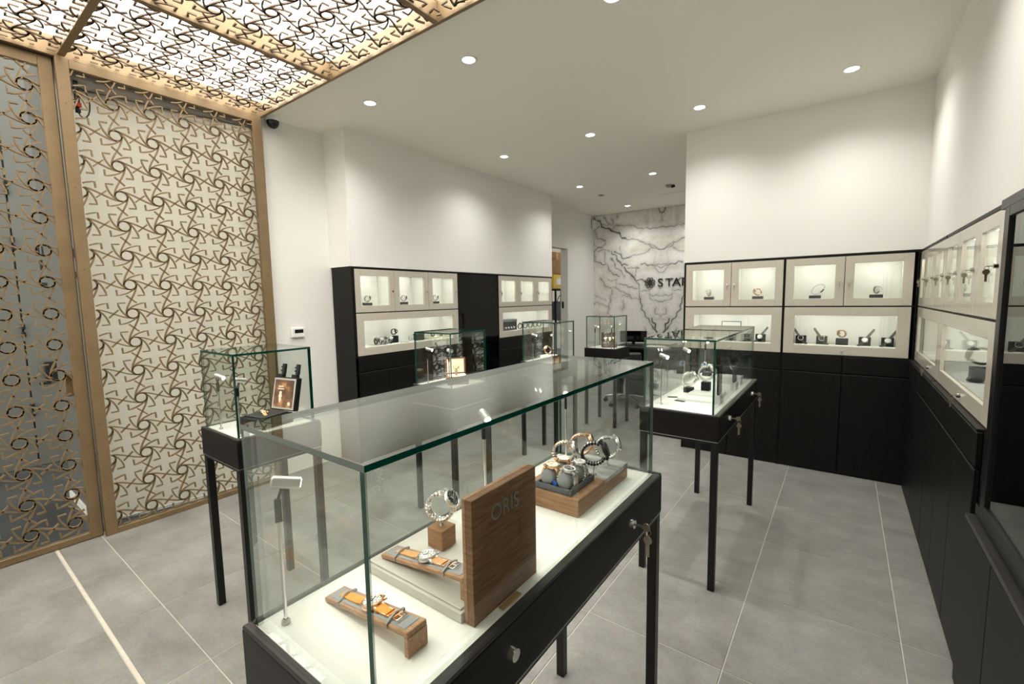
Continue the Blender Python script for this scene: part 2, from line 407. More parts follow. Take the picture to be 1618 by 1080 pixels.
# marble slabs, book-matched about x = -2.62; vein lines traced in wall metres
VEINS = [[2.2,[[-3.89,2.99],[-3.8,2.95],[-3.75,2.84],[-3.66,2.8],[-3.58,2.76],[-3.52,2.73],[-3.44,2.7],[-3.38,2.64],[-3.34,2.59],[-3.29,2.58]]],[1.2,[[-3.29,2.58],[-3.19,2.55],[-3.13,2.56],[-3.05,2.53],[-2.95,2.48],[-2.86,2.43],[-2.76,2.37],[-2.66,2.33],[-2.61,2.32]]],[0.9,[[-2.84,2.44],[-2.76,2.42],[-2.69,2.35],[-2.61,2.32]]],[1,[[-3.55,2.77],[-3.49,2.82],[-3.41,2.83],[-3.3,2.82],[-3.18,2.8],[-3.07,2.76],[-3.0,2.73],[-2.84,2.71],[-2.62,2.71]]],[1.2,[[-3.72,3.02],[-3.66,2.93],[-3.56,2.85]]],[1,[[-3.55,2.95],[-3.52,2.87],[-3.56,2.85],[-3.65,2.87],[-3.78,2.87]]],[1,[[-3.44,3.02],[-3.45,2.96]]],[1.1,[[-3.94,2.73],[-3.88,2.8],[-3.8,2.86]]],[1.2,[[-3.88,2.72],[-3.85,2.65],[-3.79,2.6],[-3.67,2.58],[-3.67,2.51],[-3.73,2.47],[-3.85,2.44],[-3.94,2.38]]],[0.7,[[-3.92,2.53],[-3.83,2.46]]],[1.1,[[-3.82,2.39],[-3.73,2.43],[-3.66,2.39],[-3.6,2.35]]],[1.5,[[-3.55,2.37],[-3.48,2.28],[-3.42,2.18],[-3.35,2.11],[-3.25,2.1]]],[1.6,[[-3.49,2.36],[-3.41,2.31],[-3.34,2.24],[-3.26,2.22],[-3.18,2.25]]],[1,[[-3.18,2.25],[-3.07,2.27],[-2.97,2.28],[-2.89,2.31],[-2.83,2.37]]],[1.4,[[-3.92,2.36],[-3.91,2.25],[-3.88,2.19],[-3.79,2.16],[-3.67,2.13]]],[0.8,[[-3.69,2.36],[-3.69,2.26],[-3.7,2.21],[-3.66,2.13]]],[1,[[-3.57,2.24],[-3.52,2.17],[-3.45,2.09]]],[1.1,[[-2.98,2.09],[-2.87,2.09],[-2.78,2.08],[-2.71,2.07],[-2.61,2.07]]],[1.6,[[-2.69,3.03],[-2.65,2.98],[-2.62,2.97]]],[0.8,[[-2.62,2.95],[-2.62,2.82]]],[0.5,[[-3.26,2.54],[-3.27,2.47]]],[0.5,[[-3.39,2.45],[-3.37,2.32]]],[0.5,[[-3.04,2.28],[-2.97,2.25],[-2.99,2.29]]],[1.4,[[-3.51,2.31],[-3.45,2.24],[-3.36,2.13],[-3.34,2.08]]],[1.3,[[-3.64,2.12],[-3.57,1.98],[-3.51,1.93],[-3.41,1.91]]],[1.1,[[-3.55,2.24],[-3.49,2.11],[-3.43,2.03],[-3.35,1.98],[-3.28,1.87]]],[2,[[-3.31,2.05],[-3.22,1.96],[-3.1,1.84],[-3.05,1.8]]],[1.7,[[-3.05,1.8],[-2.96,1.81],[-2.88,1.77]]],[1,[[-3.08,1.84],[-3.09,2.01],[-3.02,2.03],[-3.24,2.04]]],[1.2,[[-3.05,1.79],[-3.02,1.65],[-3.0,1.52]]],[1.6,[[-3.0,1.52],[-2.96,1.3],[-2.87,1.14],[-2.81,1.06],[-2.74,0.94],[-2.69,0.87]]],[2.2,[[-2.77,1.11],[-2.73,1.03],[-2.71,0.92],[-2.67,0.87]]],[1.1,[[-2.98,2.08],[-2.9,2.09],[-2.78,2.07],[-2.72,2.04],[-2.63,2.02]]],[1,[[-2.73,2.02],[-2.66,1.95],[-2.63,1.93]]],[0.8,[[-2.97,1.62],[-2.83,1.62],[-2.82,1.54],[-2.62,1.53]]],[1,[[-2.82,1.52],[-2.74,1.43],[-2.62,1.42]]],[1,[[-2.72,1.28],[-2.69,1.2],[-2.63,1.16]]],[1,[[-2.72,1.28],[-2.69,1.32]]],[1.2,[[-3.77,1.88],[-3.75,1.83],[-3.66,1.72]]],[1,[[-3.66,1.72],[-3.47,1.68],[-3.37,1.63],[-3.25,1.57],[-3.15,1.5],[-3.0,1.46]]],[0.7,[[-3.47,1.68],[-3.46,1.87]]],[0.9,[[-3.52,1.65],[-3.56,1.48],[-3.61,1.3],[-3.62,1.19]]],[0.8,[[-3.63,1.84],[-3.57,1.81],[-3.47,1.83]]],[1.2,[[-3.4,1.75],[-3.29,1.73],[-3.16,1.69],[-3.05,1.65]]],[0.9,[[-3.94,1.39],[-3.86,1.41],[-3.77,1.38],[-3.64,1.35],[-3.6,1.3]]],[0.7,[[-3.35,1.52],[-3.28,1.54],[-3.19,1.51],[-3.14,1.47]]],[1,[[-3.32,1.42],[-3.29,1.33],[-3.35,1.26]]],[0.7,[[-3.88,1.55],[-3.77,1.51],[-3.67,1.45]]],[0.8,[[-3.93,2.17],[-3.86,2.22],[-3.88,2.29]]],[0.7,[[-2.91,0.96],[-2.84,0.84],[-2.67,0.87]]]]
def marble_slab(x0, x1):
    nx, nzv = int((x1 - x0) / .0125), 236
    X, Z = np.meshgrid(np.linspace(x0, x1, nx + 1), np.linspace(0.0, ZC - .003, nzv + 1))
    U = np.abs(X + 2.62)
    rng = np.random.RandomState(3)
    jx = sum(np.sin(U * f + Z * g + p) for f, g, p in [(23, 17, 1), (41, 9, 2), (13, 47, 3)]) * .007
    jz = sum(np.sin(U * f + Z * g + p) for f, g, p in [(19, 21, 4), (11, 43, 5), (51, 13, 6)]) * .007
    PU, PZ = U + jx, Z + jz
    v = np.zeros_like(U); 
    for wd, line in VEINS:
        for (ax, az), (bx, bz) in zip(line[:-1], line[1:]):
            au, bu = -2.62 - ax, -2.62 - bx
            dx, dz = bu - au, bz - az; L = dx*dx + dz*dz + 1e-9
            t = np.clip(((PU - au) * dx + (PZ - az) * dz) / L, 0, 1)
            d = np.hypot(PU - au - t * dx, PZ - az - t * dz)
            core = np.clip(1.15 - d / (.0105 * wd), 0, 1) * min(1, .45 + .3 * wd)
            halo = np.exp(-(d / (.05 * wd)) ** 2) * .16
            v = np.maximum(v, np.maximum(core, halo))
    vs = np.stack([X, np.full_like(X, 7.985), Z], -1).reshape(-1, 3)
    a = (np.arange(nzv)[:, None] * (nx + 1) + np.arange(nx)[None]).reshape(-1)
    fs = np.stack([a, a + 1, a + nx + 2, a + nx + 1], -1)
    me = bpy.data.meshes.new('marble_slab'); me.from_pydata(vs.tolist(), [], fs.tolist())
    at = me.attributes.new('vein', 'FLOAT', 'POINT'); at.data.foreach_set('value', np.clip(v, 0, 1).reshape(-1).astype(np.float32))
    k = len(me.vertices)
    me.materials.append(m_marble); me.update()
    o = obj('marble_slab', me, back)
    sl = o.modifiers.new('thickness', 'SOLIDIFY'); sl.thickness = .014; sl.offset = -1
marble_slab(-3.918, -2.6205); marble_slab(-2.6195, -.902)

# wall sign on the marble: flower emblem and letters
sg = thing('wall_sign', 'black lettering with a petalled flower emblem on the veined marble wall', 'sign', (-2.814, 7.98, 1.758))
k = MB()
for i in range(8):
    a = i * PI / 4; pts = []
    for j in range(14):
        t = j / 14 * 2 * PI; r = .055 + .040 * math.cos(t); q = .026 * math.sin(t)
        pts.append((r*math.cos(a + .35) - q*math.sin(a + .35), -.006, r*math.sin(a + .35) + q*math.cos(a + .35)))
    k.tube(pts, .006, 5, True)
k.build('emblem', m_ink, sg)
xx = .135
for ch, adv in (('S', .136), ('T', .118), ('A', .150), ('R', .15)):
    l = obj('letter', text_mesh(ch, .205, .005), sg); l.data.materials.append(m_ink)
    l.rotation_euler = (PI/2, 0, 0); l.scale = (1.12, 1, 1); l.location = (xx, -.006, -.073); xx += adv

# ------------------------------------------------------------------ downlights and ceiling fittings
def downlight(x, y, label):
    t = thing('ceiling_downlight', label, 'downlight', (x, y, ZC), group='recessed ceiling downlights')
    k = MB(); k.lathe([(.0396, -.0005), (.041, -.005), (.054, -.004), (.056, 0)], n=28); k.build('trim_ring', m_white, t)
    k = MB(); k.lathe([(.0, -.0012), (.0395, -.0012)], n=28); k.build('lens', m_lamp, t)
    spotlamp(t, (0, 0, -.012), (0, 0, -1), E_DOWN, math.radians(142), 1.0, .03, (1, .98, .93))
row = {2.29: 'in the row nearest the lattice lightbox', 4.0: 'in the second row from the lattice lightbox', 5.72: 'in the third row from the lattice lightbox', 7.43: 'in the last row before the marble wall'}
col = {-3.02: 'leftmost', -2.0: 'second from the left', -1.02: 'third from the left', -.03: 'rightmost, towards the key cabinets'}
for y in row:
    for x in col:
        if y > 5 and x > -1.5: continue
        downlight(x, y, 'bright recessed downlight %s, %s' % (row[y], col[x]))
t = thing('smoke_detector', 'small dark smoke detector on the ceiling before the marble wall', 'detector', (-2.02, 6.45, ZC))
k = MB(); k.lathe([(.0, -.032), (.03, -.032), (.04, -.02), (.05, -.008), (.05, 0)], n=20); k.build('housing', m_shade, t)
k = MB(); k.cyl((.03, .0, -.03), (.07, -.01, -.024), .016, .02, 12); k.build('sensor', m_matblk, t)
t = tag(MB().build('ceiling_speaker', m_white), 'flat round white ceiling cap between the two far downlight rows', 'cap'); t.location = (-3.02, 6.40, ZC)
k = MB(); k.lathe([(0, -.010), (.035, -.010), (.045, 0)], n=20); t.data = k.mesh('ceiling_speaker', m_shade)
k = MB(); k.box(-2.35, -1.75, 6.96, 7.02, ZC - .008, ZC - .0005, .002)
tag(k.build('slot_diffuser', m_ceil), 'pale slim air slot in the ceiling near the marble wall', 'vent')
k = MB(); k.box(-3.905, -3.845, 7.87, 7.975, 2.80, 2.96, .004)
tag(k.build('alarm_siren', m_white), 'small pale box high in the corner beside the marble wall', 'box')
t = thing('security_camera', 'black dome camera on the ceiling at the corner of the lattice screen', 'camera', (-3.865, 1.955, ZC))
k = MB(); k.lathe([(.05, 0), (.052, -.02), (.05, -.035)], n=24); k.build('mount', m_white, t)
k = MB(); k.lathe([(.049, -.035), (.047, -.055), (.036, -.078), (.018, -.090), (0, -.093)], n=24); k.build('dome', m_domeglass, t)
t = thing('thermostat', 'small white thermostat on the wall beside the tall black cabinet', 'thermostat', (-3.918, 2.075, 1.255))
k = MB(); k.box(0, .026, -.058, .058, -.045, .045, .006); k.build('case', m_white, t)
k = MB(); k.box(.0255, .0275, -.032, .046, -.006, .026, .001); k.build('screen', m_screen, t)

# ------------------------------------------------------------------ pierced bronze lattice
def bez(a, b, c, d, n):
    r = []
    for i in range(n + 1):
        t = i / n; s = 1 - t
        r.append((s**3*a[0] + 3*s*s*t*b[0] + 3*s*t*t*c[0] + t**3*d[0], s**3*a[1] + 3*s*s*t*b[1] + 3*s*t*t*c[1] + t**3*d[1]))
    return r
def motif():
    R = .165; L = []
    conn = bez((-.02, R), (.34, R + .01), (.66, -R - .01), (1.02, -R), 9)
    hook = bez((-.135, .10), (-.03, .25), (.16, .345), (.36, .372), 6) + [(.372, .18)]
    bar = [(.5 - .13, -.13), (.5 + .13, .13)]
    rot = lambda p, k: [((x, y), (-y, x), (-x, -y), (y, -x))[k % 4] for x, y in p]
    for k in range(2): L.append(rot(conn, k)); L.append(rot(bar, k))
    for k in range(4): L.append(rot(hook, k))
    ring = [(R*math.cos(i*PI/8), R*math.sin(i*PI/8)) for i in range(16)]
    return L, ring
MOT, RING = motif()
def lattice(name, mat, parent, u0, u1, v0, v1, cu, cv, pu, pv, hw, d0, d1, f):
    k = MB()
    i0, i1 = int((u0 - cu) / pu) - 2, int((u1 - cu) / pu) + 2
    j0, j1 = int((v0 - cv) / pv) - 2, int((v1 - cv) / pv) + 2
    for i in range(i0, i1 + 1):
        for j in range(j0, j1 + 1):
            ou, ov = cu + i*pu, cv + j*pv
            for line in MOT + [RING + [RING[0]]]:
                run = []
                for x, y in line + [None] if False else line:
                    u, v = ou + x*pu, ov + y*pv
                    if u0 <= u <= u1 and v0 <= v <= v1: run.append((u, v))
                    else:
                        if len(run) > 1: k.ribbon(run, hw, d0, d1, f)
                        run = []
                if len(run) > 1: k.ribbon(run, hw, d0, d1, f)
    return k.build(name, mat, parent)

scr = thing('lattice_screen', 'tall bronze star lattice screen in front of the white blind', 'screen', (-3.88, 1.27, 0))
bx = lambda p, n, x0, x1, y0, y1, z0, z1, m=None: boxpart(n, m or m_bronze, p, x0 + 3.88, x1 + 3.88, y0 - 1.27, y1 - 1.27, z0, z1, .002)
bx(scr, 'stile', -3.90, -3.86, .675, .735, .001, 3.012); bx(scr, 'stile', -3.90, -3.86, 1.79, 1.864, .001, 3.012)
bx(scr, 'rail', -3.90, -3.86, .735, 1.79, .001, .04); bx(scr, 'rail', -3.90, -3.86, .735, 1.79, 2.962, 3.012)
lattice('lattice', m_bronze, scr, .73, 1.795, .038, 2.966, .927, .118, .1975, .1925, .0040, -.012, .002, lambda u, v, d: (d + .012, u - 1.27, v))
k = MB(); k.cyl((-.0005, 0, 0), (.0012, 0, 0), .005, .004, 8); me = k.mesh('screw', m_bronzed)
for z in (.25, .75, 1.25, 1.75, 2.25, 2.75):
    for y in (.705, 1.83): obj('screw', me, scr).location = (.02, y - 1.27, z)
dr = thing('lattice_door', 'bronze star lattice door at the far left with grey panels behind it', 'door', (-3.92, .05, 0))
bx2 = lambda n, x0, x1, y0, y1, z0, z1: boxpart(n, m_bronze, dr, x0 + 3.92, x1 + 3.92, y0 - .05, y1 - .05, z0, z1, .002)
bx2('stile', -3.945, -3.905, .606, .668, .004, 3.010); bx2('stile', -3.945, -3.905, -.515, -.45, .004, 3.010)
bx2('rail', -3.945, -3.905, -.45, .606, .004, .045); bx2('rail', -3.945, -3.905, -.45, .606, 2.945, 3.010)
lattice('lattice', m_bronze, dr, -.455, .61, .04, 2.95, .543, .138, .1955, .1915, .0042, -.018, .002, lambda u, v, d: (d + .006, u - .05, v))

lb = thing('ceiling_lightbox', 'large glowing ceiling lightbox behind a bronze star lattice', 'lightbox', (-2.34, .70, 3.03))
lbx = lambda n, x0, x1, y0, y1, z0, z1, m=m_bronze: boxpart(n, m, lb, x0 + 2.34, x1 + 2.34, y0 - .7, y1 - .7, z0 - 3.03, z1 - 3.03, .002)
BX = [-3.865, -2.872, -1.850, -.82]; BY = [-1.56, -.44, .70, 1.855]
lbx('outer_rail', LB[0], LB[0] + .022, LB[2], LB[3], 3.012, 3.16); lbx('outer_rail', LB[1] - .022, LB[1], LB[2], LB[3], 3.012, 3.16)
lbx('outer_rail', LB[0] + .022, LB[1] - .022, LB[2], LB[2] + .022, 3.012, 3.16); lbx('outer_rail', LB[0] + .022, LB[1] - .022, LB[3] - .022, LB[3], 3.012, 3.16)
for x in BX[1:3]: lbx('cross_beam', x - .018, x + .018, LB[2] + .022, LB[3] - .022, 3.014, 3.125)
for a, b2 in zip(BX[:-1], BX[1:]): 
    for y in BY[1:-1]: lbx('cross_beam', a + .02, b2 - .02, y - .018, y + .018, 3.014, 3.125)
for a, b2 in zip(BX[:-1], BX[1:]):
    for c, d in zip(BY[:-1], BY[1:]):
        lbx('diffuser', a + .003, b2 - .003, c + .003, d - .003, 3.126, 3.136, m_diff)
        lattice('lattice', m_bronzed, lb, c + .012, d - .012, a + .014, b2 - .014, .904, -3.712, .1906, .2054, .0051, 0, .008, lambda u, v, dd: (v + 2.34, u - .7, dd))
        spot = None

# blind, soffit and the vestibule seen through the lattice
bl = thing('roller_blind', 'white roller blind hanging close behind the lattice screen', 'blind', (-4.02, 1.33, 0), math.radians(-9.3))
k = MB(); k.box(-.003, .003, -.575, .505, .014, 2.90); k.build('fabric', m_blind, bl)
k = MB(); k.cyl((-.0, -.585, 2.905), (0, .515, 2.905), .026, n=20); k.build('roller_tube', m_white, bl)
k = MB(); k.box(-.012, .012, -.58, .51, .002, .016, .003); k.build('bottom_bar', m_white, bl)
k = MB(); k.box(-4.20, -3.925, .676, 1.868, 2.93, 3.02); structure(k.build('trim_2', m_shade))
k = MB(); k.box(-4.03, -3.93, .6685, .6745, 0, 3.0125); k.box(-4.06, -3.8855, -.52, 1.871, 3.0135, 3.2); structure(k.build('light_seal', m_bronzed))  # added strips that block world light leaking beside and above the screen
t = thing('bracket_chain', 'dark bracket and bead chain at the top left of the blind', 'bracket', (-3.96, .775, 2.83))
k = MB(); k.box(-.01, .01, -.012, .012, -.09, .10, .002); k.build('bracket', m_steel, t)
k = MB(); k.tube([(.02, .02 + .035*math.sin(i*PI/8), -.03 + .09*math.cos(i*PI/8)) for i in range(16)], .004, 6, True); k.build('chain', m_steel, t)
k = MB(); k.box(.02, .03, -.012, .014, -.06, -.035, .002); k.build('tag', m_red, t)
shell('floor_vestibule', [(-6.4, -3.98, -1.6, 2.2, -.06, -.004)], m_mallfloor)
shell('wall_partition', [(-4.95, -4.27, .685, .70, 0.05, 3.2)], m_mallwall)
shell('baseboard_partition', [(-4.95, -4.27, .672, .685, -.004, .05)], m_white)
dp = thing('folding_door', 'grey folding door panels beyond the lattice door', 'door', (-6.2, .2, 0))
boxpart('backing', m_mallwall, dp, -.03, -.021, -1.7, 1.18, -.0035, 4.3, 0)  # added board, keeps the bright world from showing through the panel seams
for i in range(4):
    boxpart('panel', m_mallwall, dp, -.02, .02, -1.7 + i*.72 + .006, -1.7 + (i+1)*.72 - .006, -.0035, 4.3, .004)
k = MB()
for z in (.55, 1.3, 2.1, 2.6):
    k.box(.02, .045, .45, .475, z - .06, z - .01, .004); k.box(.02, .045, .45, .475, z + .01, z + .06, .004)
k.build('hinges', m_steel, dp)
k = MB(); k.box(.02, .06, .57, .66, .80, .99, .006); k.box(.05, .07, .52, .60, .78, .80, .004); k.build('handle', m_matblk, dp)
k = MB()
rr = random.Random(4)
for i in range(7):
    y = .60 + i*.042; k.box(.0205, .022, y, y + .028, 2.02 + rr.uniform(-.03, .02), 2.10 + rr.uniform(-.02, .06))
for i in range(5):
    y = .62 + i*.05; k.box(.0205, .022, y, y + .02, 1.88 + rr.uniform(-.02, .02), 1.97)
k.box(.0205, .022, .66, .90, 1.80, 1.86); k.box(.0205, .022, .60, .84, 1.72, 1.75)
k.build('lettering', m_ink, dp)
bx2('lock_box', -4.0, -3.946, .575, .64, .95, 1.09)

# storeroom behind the doorway
shell('floor_storeroom', [(-5.6, -3.93, 5.0, 9.0, -.06, -.003)], m_mallfloor)
shell('wall_storeroom', [(-5.6, -5.5, 5.0, 9.0, 0, 3), (-5.6, -4.06, 8.9, 9.0, 0, 3), (-5.6, -4.06, 5.0, 5.1, 0, 3)], m_wall)
shell('ceiling_storeroom', [(-5.6, -3.93, 5.0, 9.0, 2.9, 3)], m_wall)
t = thing('storeroom_light', 'white batten light in the storeroom', 'light', (-4.9, 6.9, 2.88))
k = MB(); k.box(-.06, .06, -.5, .5, -.03, 0, .003); k.build('batten', emit('batten_glow', (1, .95, .87), 9), t)
def carton(label, x, y, z, wx, wy, h, mat=m_card):
    t = thing('cardboard_box', label, 'box', (x, y, z), rz=random.uniform(-.04, .04))
    k = MB(); k.box(-wx/2, wx/2, -wy/2, wy/2, 0, h, .004); k.build('carton', mat, t)
    k = MB(); k.box(-wx/2 - .001, wx/2 + .001, -.03, .03, h*.0 + .01, h + .001); k.build('tape', m_tan, t); return t
sh = thing('storage_shelf', 'dark storage shelf holding cartons inside the doorway', 'shelf', (-4.62, 7.84, 0))
for z in (.42, 1.02, 1.66): boxpart('shelf_board', m_matblk, sh, -.25, .25, -.52, .52, z, z + .025)
for x in (-.23, .23):
    for y in (-.5, .5): boxpart('upright', m_matblk, sh, x - .015, x + .015, y - .015, y + .015, 0, 1.66, .001)
carton('wide brown carton on the top shelf inside the doorway', -4.62, 7.68, 1.972, .4, .56, .26)
carton('small brown carton topmost of the stack inside the doorway', -4.66, 7.62, 2.235, .3, .38, .16)
carton('brown carton leaning behind the yellow box', -4.72, 8.19, 1.69, .3, .30, .62)
t = thing('yellow_box', 'yellow box with a white label on the shelf inside the doorway', 'box', (-4.62, 7.68, 1.69))
k = MB(); k.box(-.17, .17, -.30, .30, 0, .275, .004); k.build('carton', m_yellow, t)
k = MB(); k.box(-.13, .13, -.304, -.300, .07, .20, .001); k.box(.170, .173, -.20, .20, .08, .20, .001); k.build('label_sheet', m_white, t)
t = thing('dark_bag', 'slate grey bag on the middle shelf inside the doorway', 'bag', (-4.60, 7.66, 1.047))
k = MB(); k.box(-.15, .15, -.24, .24, 0, .40, .05); k.build('body', m_feltd, t)
k = MB(); k.tube([(.12, -.12 + .24*i/8, .39 + .12*math.sin(i*PI/8)) for i in range(9)], .008, 6); k.build('strap', m_matblk, t)

# ------------------------------------------------------------------ wall cabinets
def frame_mesh(x0, x1, z0, z1, wx0, wx1, wz0, wz1, y0, y1, b=.0015):
    k = MB()
    k.box(x0, wx0, y0, y1, z0, z1, b); k.box(wx1, x1, y0, y1, z0, z1, b)
    k.box(wx0, wx1, y0, y1, z0, wz0, b); k.box(wx0, wx1, y0, y1, wz1, z1, b); return k
def niche(parent, x0, x1, y0, y1, z0, z1):
    k = MB(); t = .006
    k.box(x0, x1, y1, y1 + t, z0, z1); k.box(x0, x0 + t, y0, y1, z0, z1); k.box(x1 - t, x1, y0, y1, z0, z1)
    k.box(x0 + t, x1 - t, y0, y1, z0, z0 + t); k.box(x0 + t, x1 - t, y0, y1, z1 - t, z1)
    k.build('niche_lining', m_niche, parent)
    k = MB(); n = max(1, round((x1 - x0) / .36)); s = (x1 - x0) / n
    for i in range(n): k.box(x0 + s*(i + .5) - .075, x0 + s*(i + .5) + .075, y0 + .001, y0 + .011, z1 - t - .007, z1 - t - .0005)
    k.build('led_strip', m_led, parent)
LOCKM = None
def lock_parts(parent, x, y, z, key=True, hang=True):
    """cylinder lock on a front facing -y, with the key left in it"""
    k = MB(); k.cyl((x, y, z), (x, y - .013, z), .0105, .0095, 16); lk = k.build('lock', m_chrome, parent)
    if key:
        k = MB(); k.box(x - .001, x + .001, y - .030, y - .012, z - .0016, z + .0016)
        if hang:
            k.tube([(x, y - .030 + .006*math.cos(i*PI/6), z - .006 + .006*math.sin(i*PI/6)) for i in range(12)], .0010, 5, True)
            k.cyl((x - .0012, y - .030, z - .021), (x + .0012, y - .030, z - .021), .0105, n=18)
            k.box(x - .0012, x + .0012, y - .0335, y - .0265, z - .056, z - .030)
        else: k.cyl((x - .0012, y - .036, z), (x + .0012, y - .036, z), .0095, n=18)
        k.build('key', m_key, lk)
def cabinet(label, loc, rz, W, uppers, lower, bases, D=.31, wf=.0, bf=.0, group=None, x_in=.022, lowlock=None, panel_l=None, nd=.20, keys=True):
    t = thing('display_cabinet', label, 'cabinet', loc, rz, group)
    boxpart('side_panel', m_black, t, 0, x_in, max(0, bf if wf else 0) if wf == 0 else wf + .026, D, .0, 1.835)
    boxpart('side_panel', m_black, t, W - .010, W - .001, 0 if wf == 0 else wf + .026, D, .0, 1.835)
    boxpart('top_panel', m_black, t, x_in, W - .010, wf, D, 1.8175, 1.8348)
    boxpart('rail', m_black, t, x_in, W - .010, wf + .004, D, 1.4085, 1.4155)
    boxpart('rail', m_black, t, x_in, W - .010, bf, D, .998, 1.0085)
    boxpart('back_panel', m_black, t, x_in, W - .010, D - .012, D - .001, .02, 1.8175)
    for (x0, x1, side, key) in uppers:
        a, b = x0 + .002, x1 - .002; w0, w1 = a + .060, b - .060
        d = frame_mesh(a, b, 1.417, 1.8155, w0, w1, 1.478, 1.757, wf, wf + .022).build('door', m_cream, t)
        pane(d, w0 - .0005, w1 + .0005, wf + .008, wf + .013, 1.4775, 1.7575, edge=m_gedgel)
        niche(t, w0 - .012, w1 + .012, wf + .0225, wf + nd, 1.472, 1.7745)
        if side: lock_parts(d, (b - .028) if side > 0 else (a + .028), wf, 1.612, key, key)
    x0, x1 = lower; a, b = x0 + .002, x1 - .002; w0, w1 = a + .078, b - .078
    d = frame_mesh(a, b, 1.0115, 1.4065, w0, w1, 1.084, 1.338, wf, wf + .022).build('flap_door', m_cream, t)
    pane(d, w0 - .0005, w1 + .0005, wf + .008, wf + .013, 1.0835, 1.3385, edge=m_gedgel)
    niche(t, w0 - .012, w1 + .012, wf + .0225, wf + nd + .03, 1.079, 1.3555)
    lock_parts(d, (x0 + x1)/2 if lowlock is None else lowlock, wf, 1.046, keys and lowlock is not None, True)
    n = bases; s = (W - .003) / n; xa = .001
    for i in range(n):
        boxpart('drawer_front', m_black, t, xa + s*i + .002, xa + s*(i+1) - .002, bf, bf + .02, .860, .996, .003)
        boxpart('base_door', m_black, t, xa + s*i + .002, xa + s*(i+1) - .002, bf, bf + .02, .012, .852, .003)
    boxpart('plinth', m_matblk, t, xa, W - .003, bf + .012, D, .0005, .06)
    boxpart('base_carcass', m_matblk, t, xa + .001, W - .004, bf + .021, D - .013, .06, .997)
    return t
# left bank (fronts on x = -3.60, facing the room)
LX = -3.598
cabinet('tall black cabinet with three lit upper doors beside the thermostat', (LX, 2.440, 0), PI/2, 1.402,
        [(.030, .482, 1, False), (.482, .935, 1, False), (.935, 1.388, 1, False)], (.030, 1.388), 2, group='display cabinets along the left wall', x_in=.030, lowlock=1.0)
cabinet('black cabinet with three lit upper doors beside the storeroom doorway', (LX, 4.583, 0), PI/2, 1.335,
        [(.012, .450, -1, True), (.450, .888, -1, True), (.888, 1.324, -1, True)], (.012, 1.324), 2, group='display cabinets along the left wall', x_in=.010)
t = thing('tall_cupboard', 'plain gloss black full height panel between the two left wall cabinets', 'cupboard', (LX, 3.842, 0), PI/2)
boxpart('carcass', m_black, t, .0, .741, .03, .31, .0005, 1.834)
boxpart('door', m_gloss, t, .004, .737, .004, .029, .06, 1.815, .002); boxpart('plinth', m_matblk, t, .004, .737, .012, .03, .0005, .058)
boxpart('top_panel', m_black, t, 0, .741, .0, .03, 1.8175, 1.8345)
# back bank (fronts on y = 4.56)
cabinet('lit display cabinet at the left end of the back wall, beside the marble corridor', (-1.270, 4.558, 0), 0, .842,
        [(.016, .420, 1, True), (.420, .836, -1, True)], (.016, .836), 2, group='display cabinets on the back wall', x_in=.014, keys=False)
cabinet('lit display cabinet on the back wall with five watches in a row', (-.428, 4.558, 0), 0, .868,
        [(.008, .420, 1, True), (.420, .842, -1, True)], (.008, .842), 2, group='display cabinets on the back wall', x_in=.010)
boxpart('trim_4', m_black, None, .4403, .4445, 4.55, 4.58, .0, 1.834, .001)['kind'] = 'structure'
# right bank (fronts on x = .445 / .42, facing the room)
cabinet('white fronted key cabinet on the right wall, against the back corner', (.419, 4.535, 0), -PI/2, 1.031,
        [(.0, .275, 1, True), (.275, .652, 1, True), (.652, 1.030, 1, True)], (.004, 1.030), 2, D=.36, wf=.026, x_in=.012, group='key cabinets on the right wall', lowlock=.72)
cabinet('white fronted key cabinet on the right wall, nearest the camera', (.419, 3.503, 0), -PI/2, 1.160,
        [(.0, .382, 1, True), (.382, .765, 1, True), (.765, 1.148, 1, True)], (.0, 1.148), 3, D=.36, wf=.026, x_in=.012, group='key cabinets on the right wall', lowlock=.66)
# tall dark glass cabinet and low cupboards at the right edge
t = thing('glass_cabinet', 'tall black framed cabinet with a dark glass door at the right edge', 'cabinet', (.425, 2.335, 0), -PI/2)
boxpart('side_panel', m_steel, t, .0, .03, .055, .36, .70, 1.834); boxpart('side_panel', m_steel, t, 1.47, 1.50, .0, .36, .70, 1.834)
boxpart('top_panel', m_steel, t, .03, 1.47, .0, .36, 1.80, 1.834); boxpart('bottom_panel', m_steel, t, .03, 1.47, .0, .36, .70, .74)
boxpart('back_panel', m_gloss, t, .03, 1.47, .34, .36, .74, 1.80)
boxpart('corner_post', m_steel, t, .085, .13, .0, .05, .74, 1.80)
for z in (1.06, 1.40): pane(t, .14, 1.46, .06, .33, z, z + .008, name='glass_shelf')
d = frame_mesh(.13, .80, .742, 1.798, .160, .770, .775, 1.765, -.004, .02).build('door', m_steel, t); pane(d, .1595, .7705, .004, .010, .7745, 1.7655, face=m_glassd)
d = frame_mesh(.802, 1.468, .742, 1.798, .832, 1.438, .775, 1.765, -.004, .02).build('door', m_steel, t); pane(d, .8315, 1.4385, .004, .010, .7745, 1.7655, face=m_glassd)
t = thing('low_cupboard', 'low black grained cupboard in front of the dark glass cabinet', 'cupboard', (.402, 2.318, 0), -PI/2)
boxpart('carcass', m_matblk, t, .0, 1.50, .022, .38, .0005, .672)
boxpart('top_panel', m_trimx, t, .0, 1.50, .0, .38, .674, .692)
for i in range(4): boxpart('door', m_black, t, .004 + i*.374, .374 + i*.374, .0, .021, .02, .672, .003)

